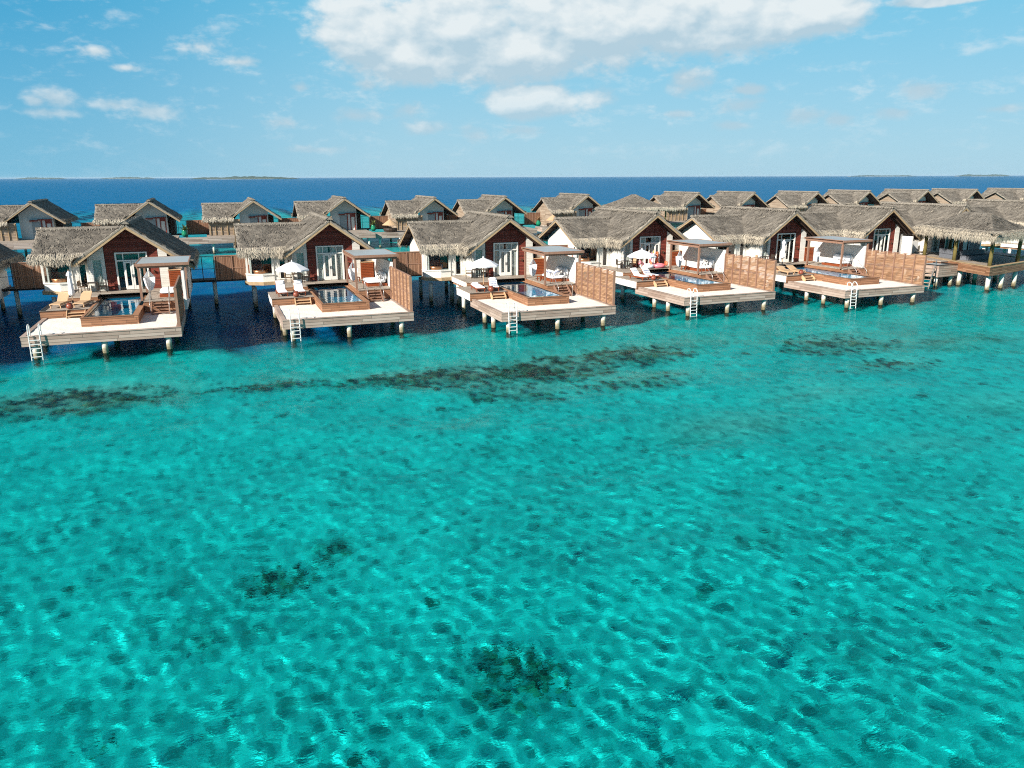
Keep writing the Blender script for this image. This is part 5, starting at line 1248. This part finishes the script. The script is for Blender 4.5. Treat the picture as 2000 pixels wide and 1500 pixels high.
def pavilion():
    """its plan is a rhombus: the corner of the deck towards the camera is a sharp one"""
    A = Vector((66.4, 51.4, 0)); U = Vector((.961, .277, 0)); W = Vector((.277, .961, 0))
    q = lambda a, b, z=0.0: tuple(U * a + W * b + Vector((0, 0, z)))
    LA, LB = 10.5, 12.4
    t = thing('open_pavilion', 'large open-sided pavilion with a hipped thatched roof on mossy posts', 'pavilion', tuple(A), 0)
    def roofm():
        c = [q(-.5, -.4, 4.85), q(LA, -.4, 4.85), q(LA, LB, 4.85), q(-.5, LB, 4.85)]; r0, r1 = q(2.9, 2.9, 6.68), q(3.6, 7.2, 6.68)
        return hip_faces('roof', [(c[0], c[1], r0, r0), (c[1], c[2], r1, r0), (c[2], c[3], r1, r1), (c[3], c[0], r0, r1)], 3, 34)
    rf = part('roof', 'prf', roofm, 'thatch', t)
    nl = uv(-.961, .277, 0); nf = uv(.277, -.961, 0)
    part('eave_fringe', 'pfr', lambda: fringe_mesh('eave_fringe', [(q(-.55, LB, 4.86), q(-.55, -.45, 4.86), nl), (q(-.55, -.45, 4.86), q(LA, -.45, 4.86), nf)], 12, 200, .86, .05), 'thatch', rf)
    part('soffit', 'psf', lambda: MB().prism_z([q(0, .1)[:2], q(LA, .1)[:2], q(LA, LB - .3)[:2], q(0, LB - .3)[:2]], 4.66, 4.70), 'dark_soffit', rf)
    part('deck', 'pdk', lambda: MB().prism_z([q(0, 0)[:2], q(LA, 0)[:2], q(LA, LB)[:2], q(0, LB)[:2]], 2.06, 2.2), 'deck_boards', t)
    part('fascia', 'pfa', lambda: MB().prism_z([q(-.1, -.1)[:2], q(LA, -.1)[:2], q(LA, -.002)[:2], q(-.0, -.002)[:2], q(-.002, LB)[:2], q(-.1, LB)[:2]], 1.45, 2.24), 'teak_side', t)
    part('ledge', 'ple', lambda: MB().prism_z([q(-.14, -.14)[:2], q(LA, -.14)[:2], q(LA, .35)[:2], q(.35, .35)[:2], q(.35, LB)[:2], q(-.14, LB)[:2]], 2.245, 2.31), 'barge_wood', t)
    for (a, b) in ((1.0, .75), (.75, 5.9), (1.1, 11.2), (6.9, .6), (6.5, 11)): part('post', 'ppost', lambda: MB().tube([(0, 0, 2.2), (.04, .02, 3.4), (0, 0, 4.8)], [.19, .17, .18], 10), 'mossy_post', t, q(a, b), smooth=True)
    for (a, b) in ((.5, .3), (3.4, .3), (6.4, .3), (.5, 4.5), (.5, 8.5), (4, 4.5), (4, 8.5), (8, 4)): part('pile', ('pile', 1.45), lambda: pile_mb(1.45, -4.2, .2), 'concrete_pile', t, q(a, b), smooth=True)
    def sofa(a, b, rz, L, label):
        p = A + Vector(q(a, b)); s = thing('sofa', label, 'sofa', (p.x, p.y, 2.2), rz, 'grey sofas in the pavilion')
        part('seat', ('sfs', L), lambda: MB().box(-L / 2, L / 2, -.45, .45, 0, .45), 'grey_cushion', s, bevel=.03); part('backrest', ('sfb', L), lambda: MB().box(-L / 2, L / 2, .3, .5, .452, .95), 'grey_cushion', s, bevel=.03)
    sofa(4.2, 5.0, R(5), 3.6, 'long grey sofa in the shade at the back of the open pavilion'); sofa(2.2, 7.6, R(75), 2.4, 'short grey sofa at the left side of the open pavilion')
pavilion()
# small plunge tub, its box and the stair down to the water beside the pavilion
t = thing('tub_terrace', 'grey wooden box with a dark tub, hung on piles beside the open pavilion', 'terrace', (64.6, 55.3, 0), R(8))
part('box', 'tbx', lambda: MB().box(0, 3.0, 0, .1, .95, 2.05).box(0, .1, .102, 2.4, .95, 2.05).box(2.9, 3.0, .102, 2.4, .95, 2.05).box(.1, 2.9, .102, 2.4, .95, 1.3), 'deck_side', t)
part('rim', 'tbr', lambda: MB().box(-.02, 3.02, -.02, .4, 2.052, 2.10).box(-.02, .4, .402, 2.4, 2.052, 2.10).box(2.6, 3.02, .402, 2.4, 2.052, 2.10), 'pool_rim', t)
part('tub_water', 'tbw', lambda: MB().box(.1, 2.9, .1, 2.4, 1.9, 2.0), 'canopy_sheet', t)
for (x, y) in ((.4, .4), (2.7, .4), (.4, 2.2)): part('pile', ('pile', .95), lambda: pile_mb(.95), 'concrete_pile', t, (x, y, 0), smooth=True)
t = thing('water_stairs', 'grey stairs with a thin handrail going down into the water next to the pavilion', 'stairs', (63.6, 56.2, 0), R(-60))
def ws():
    m = MB()
    for s in (0, 1.0): m.bar((s, 0, 1.95), (s, -2.1, -.6), .06, .22)
    for k in range(8): m.box(.03, .97, -.15 - k * .26, .1 - k * .26, 1.72 - k * .3, 1.77 - k * .3)
    return m
part('flight', 'wst', ws, 'grey_cladding', t)
part('handrail', 'wsr', lambda: MB().tube([(1.05, .1, 1.9), (1.05, .1, 2.7), (1.05, -2.0, .4), (1.05, -2.0, -.4)], .03, 6).tube([(1.05, -1, .4), (1.05, -1, 1.55)], .025, 6), 'metal_rail', t)
# white reception wall with an orange door seen below the pavilion roof
t = thing('white_wall', 'long white wall with an orange door behind the open pavilion', 'wall', (71.0, 68.6, 0), R(9))
part('wall', 'rw', lambda: MB().box(0, 12, 0, .2, 1.9, 4.4).box(-.02, 1.6, -3.2, -3.0, 1.9, 3.4), 'white_wall', t); part('door', 'rwd', lambda: MB().box(1.9, 2.8, -.04, -.002, 2.2, 4.0), 'orange_door', t)
t = thing('terrace_deck', 'grey boarded terrace joining the last villa to the open pavilion', 'terrace', (65.5, 57.5, 0), R(3))
part('deck_boards', 'tdk', lambda: MB().box(1.5, 12, 4.0, 11.5, 2.0, 2.12), 'deck_boards', t)
for (x, y) in ((2.5, 4.5), (6, 4.6), (9, 8), (3, 9)): part('pile', ('pile', 2.0), lambda: pile_mb(2.0), 'concrete_pile', t, (x, y, 0), smooth=True)

t = thing('hipped_pavilion', 'small pavilion with a four-sided thatched roof in the gap of the back row', 'pavilion', (69.5, 124.5, 0), R(0))
rf = part('roof', 'hrf', lambda: hip_roof('roof', 5.4, 5.4, .4, 4.7, 7.15, 7, 14), 'thatch', t)
part('eave_fringe', 'hfr', lambda: fringe_mesh('eave_fringe', [((-5.4, -5.4, 4.75), (5.4, -5.4, 4.75), (0, -1, 0)), ((5.4, -5.4, 4.75), (5.4, 5.4, 4.75), (1, 0, 0)), ((-5.4, 5.4, 4.75), (-5.4, -5.4, 4.75), (-1, 0, 0))], 13, 60, .6, .08), 'thatch', rf)
part('soffit', 'hsf', lambda: MB().box(-5.2, 5.2, -5.2, 5.2, 4.6, 4.64), 'dark_soffit', rf)
part('deck', 'hdk', lambda: MB().box(-5, 5, -5, 5, 1.6, 2.2), 'deck_side', t)
for (x, y) in ((-4.2, -4.2), (4.2, -4.2), (-4.2, 4.2), (4.2, 4.2)):
    part('post', 'hpo', lambda: MB().tube([(0, 0, 2.2), (0, 0, 4.6)], .16, 8), 'mossy_post', t, (x, y, 0)); part('pile', ('pile', 1.6), lambda: pile_mb(1.6), 'concrete_pile', t, (x, y, 0), smooth=True)

# ------------------------------------------------------------------ the moist air that fades the islands
hz = bpy.data.objects.new('haze', MB().box(-110000, 110000, -110000, 110000, -13.9, 25.0).mesh('haze', M['white_wall'])); COL.objects.link(hz)
tag(hz, 'thin pale sea haze', 'haze', kind='stuff')
hm, ht = mat_new('haze_air'); hp = ht.n('ShaderNodeVolumePrincipled'); hp.inputs['Density'].default_value = 3.8e-5; hp.inputs['Color'].default_value = (0.58, 0.80, 0.96, 1)
ho = ht.n('ShaderNodeOutputMaterial'); ht.l(hp.outputs[0], ho.inputs['Volume']); hz.data.materials.clear(); hz.data.materials.append(hm)
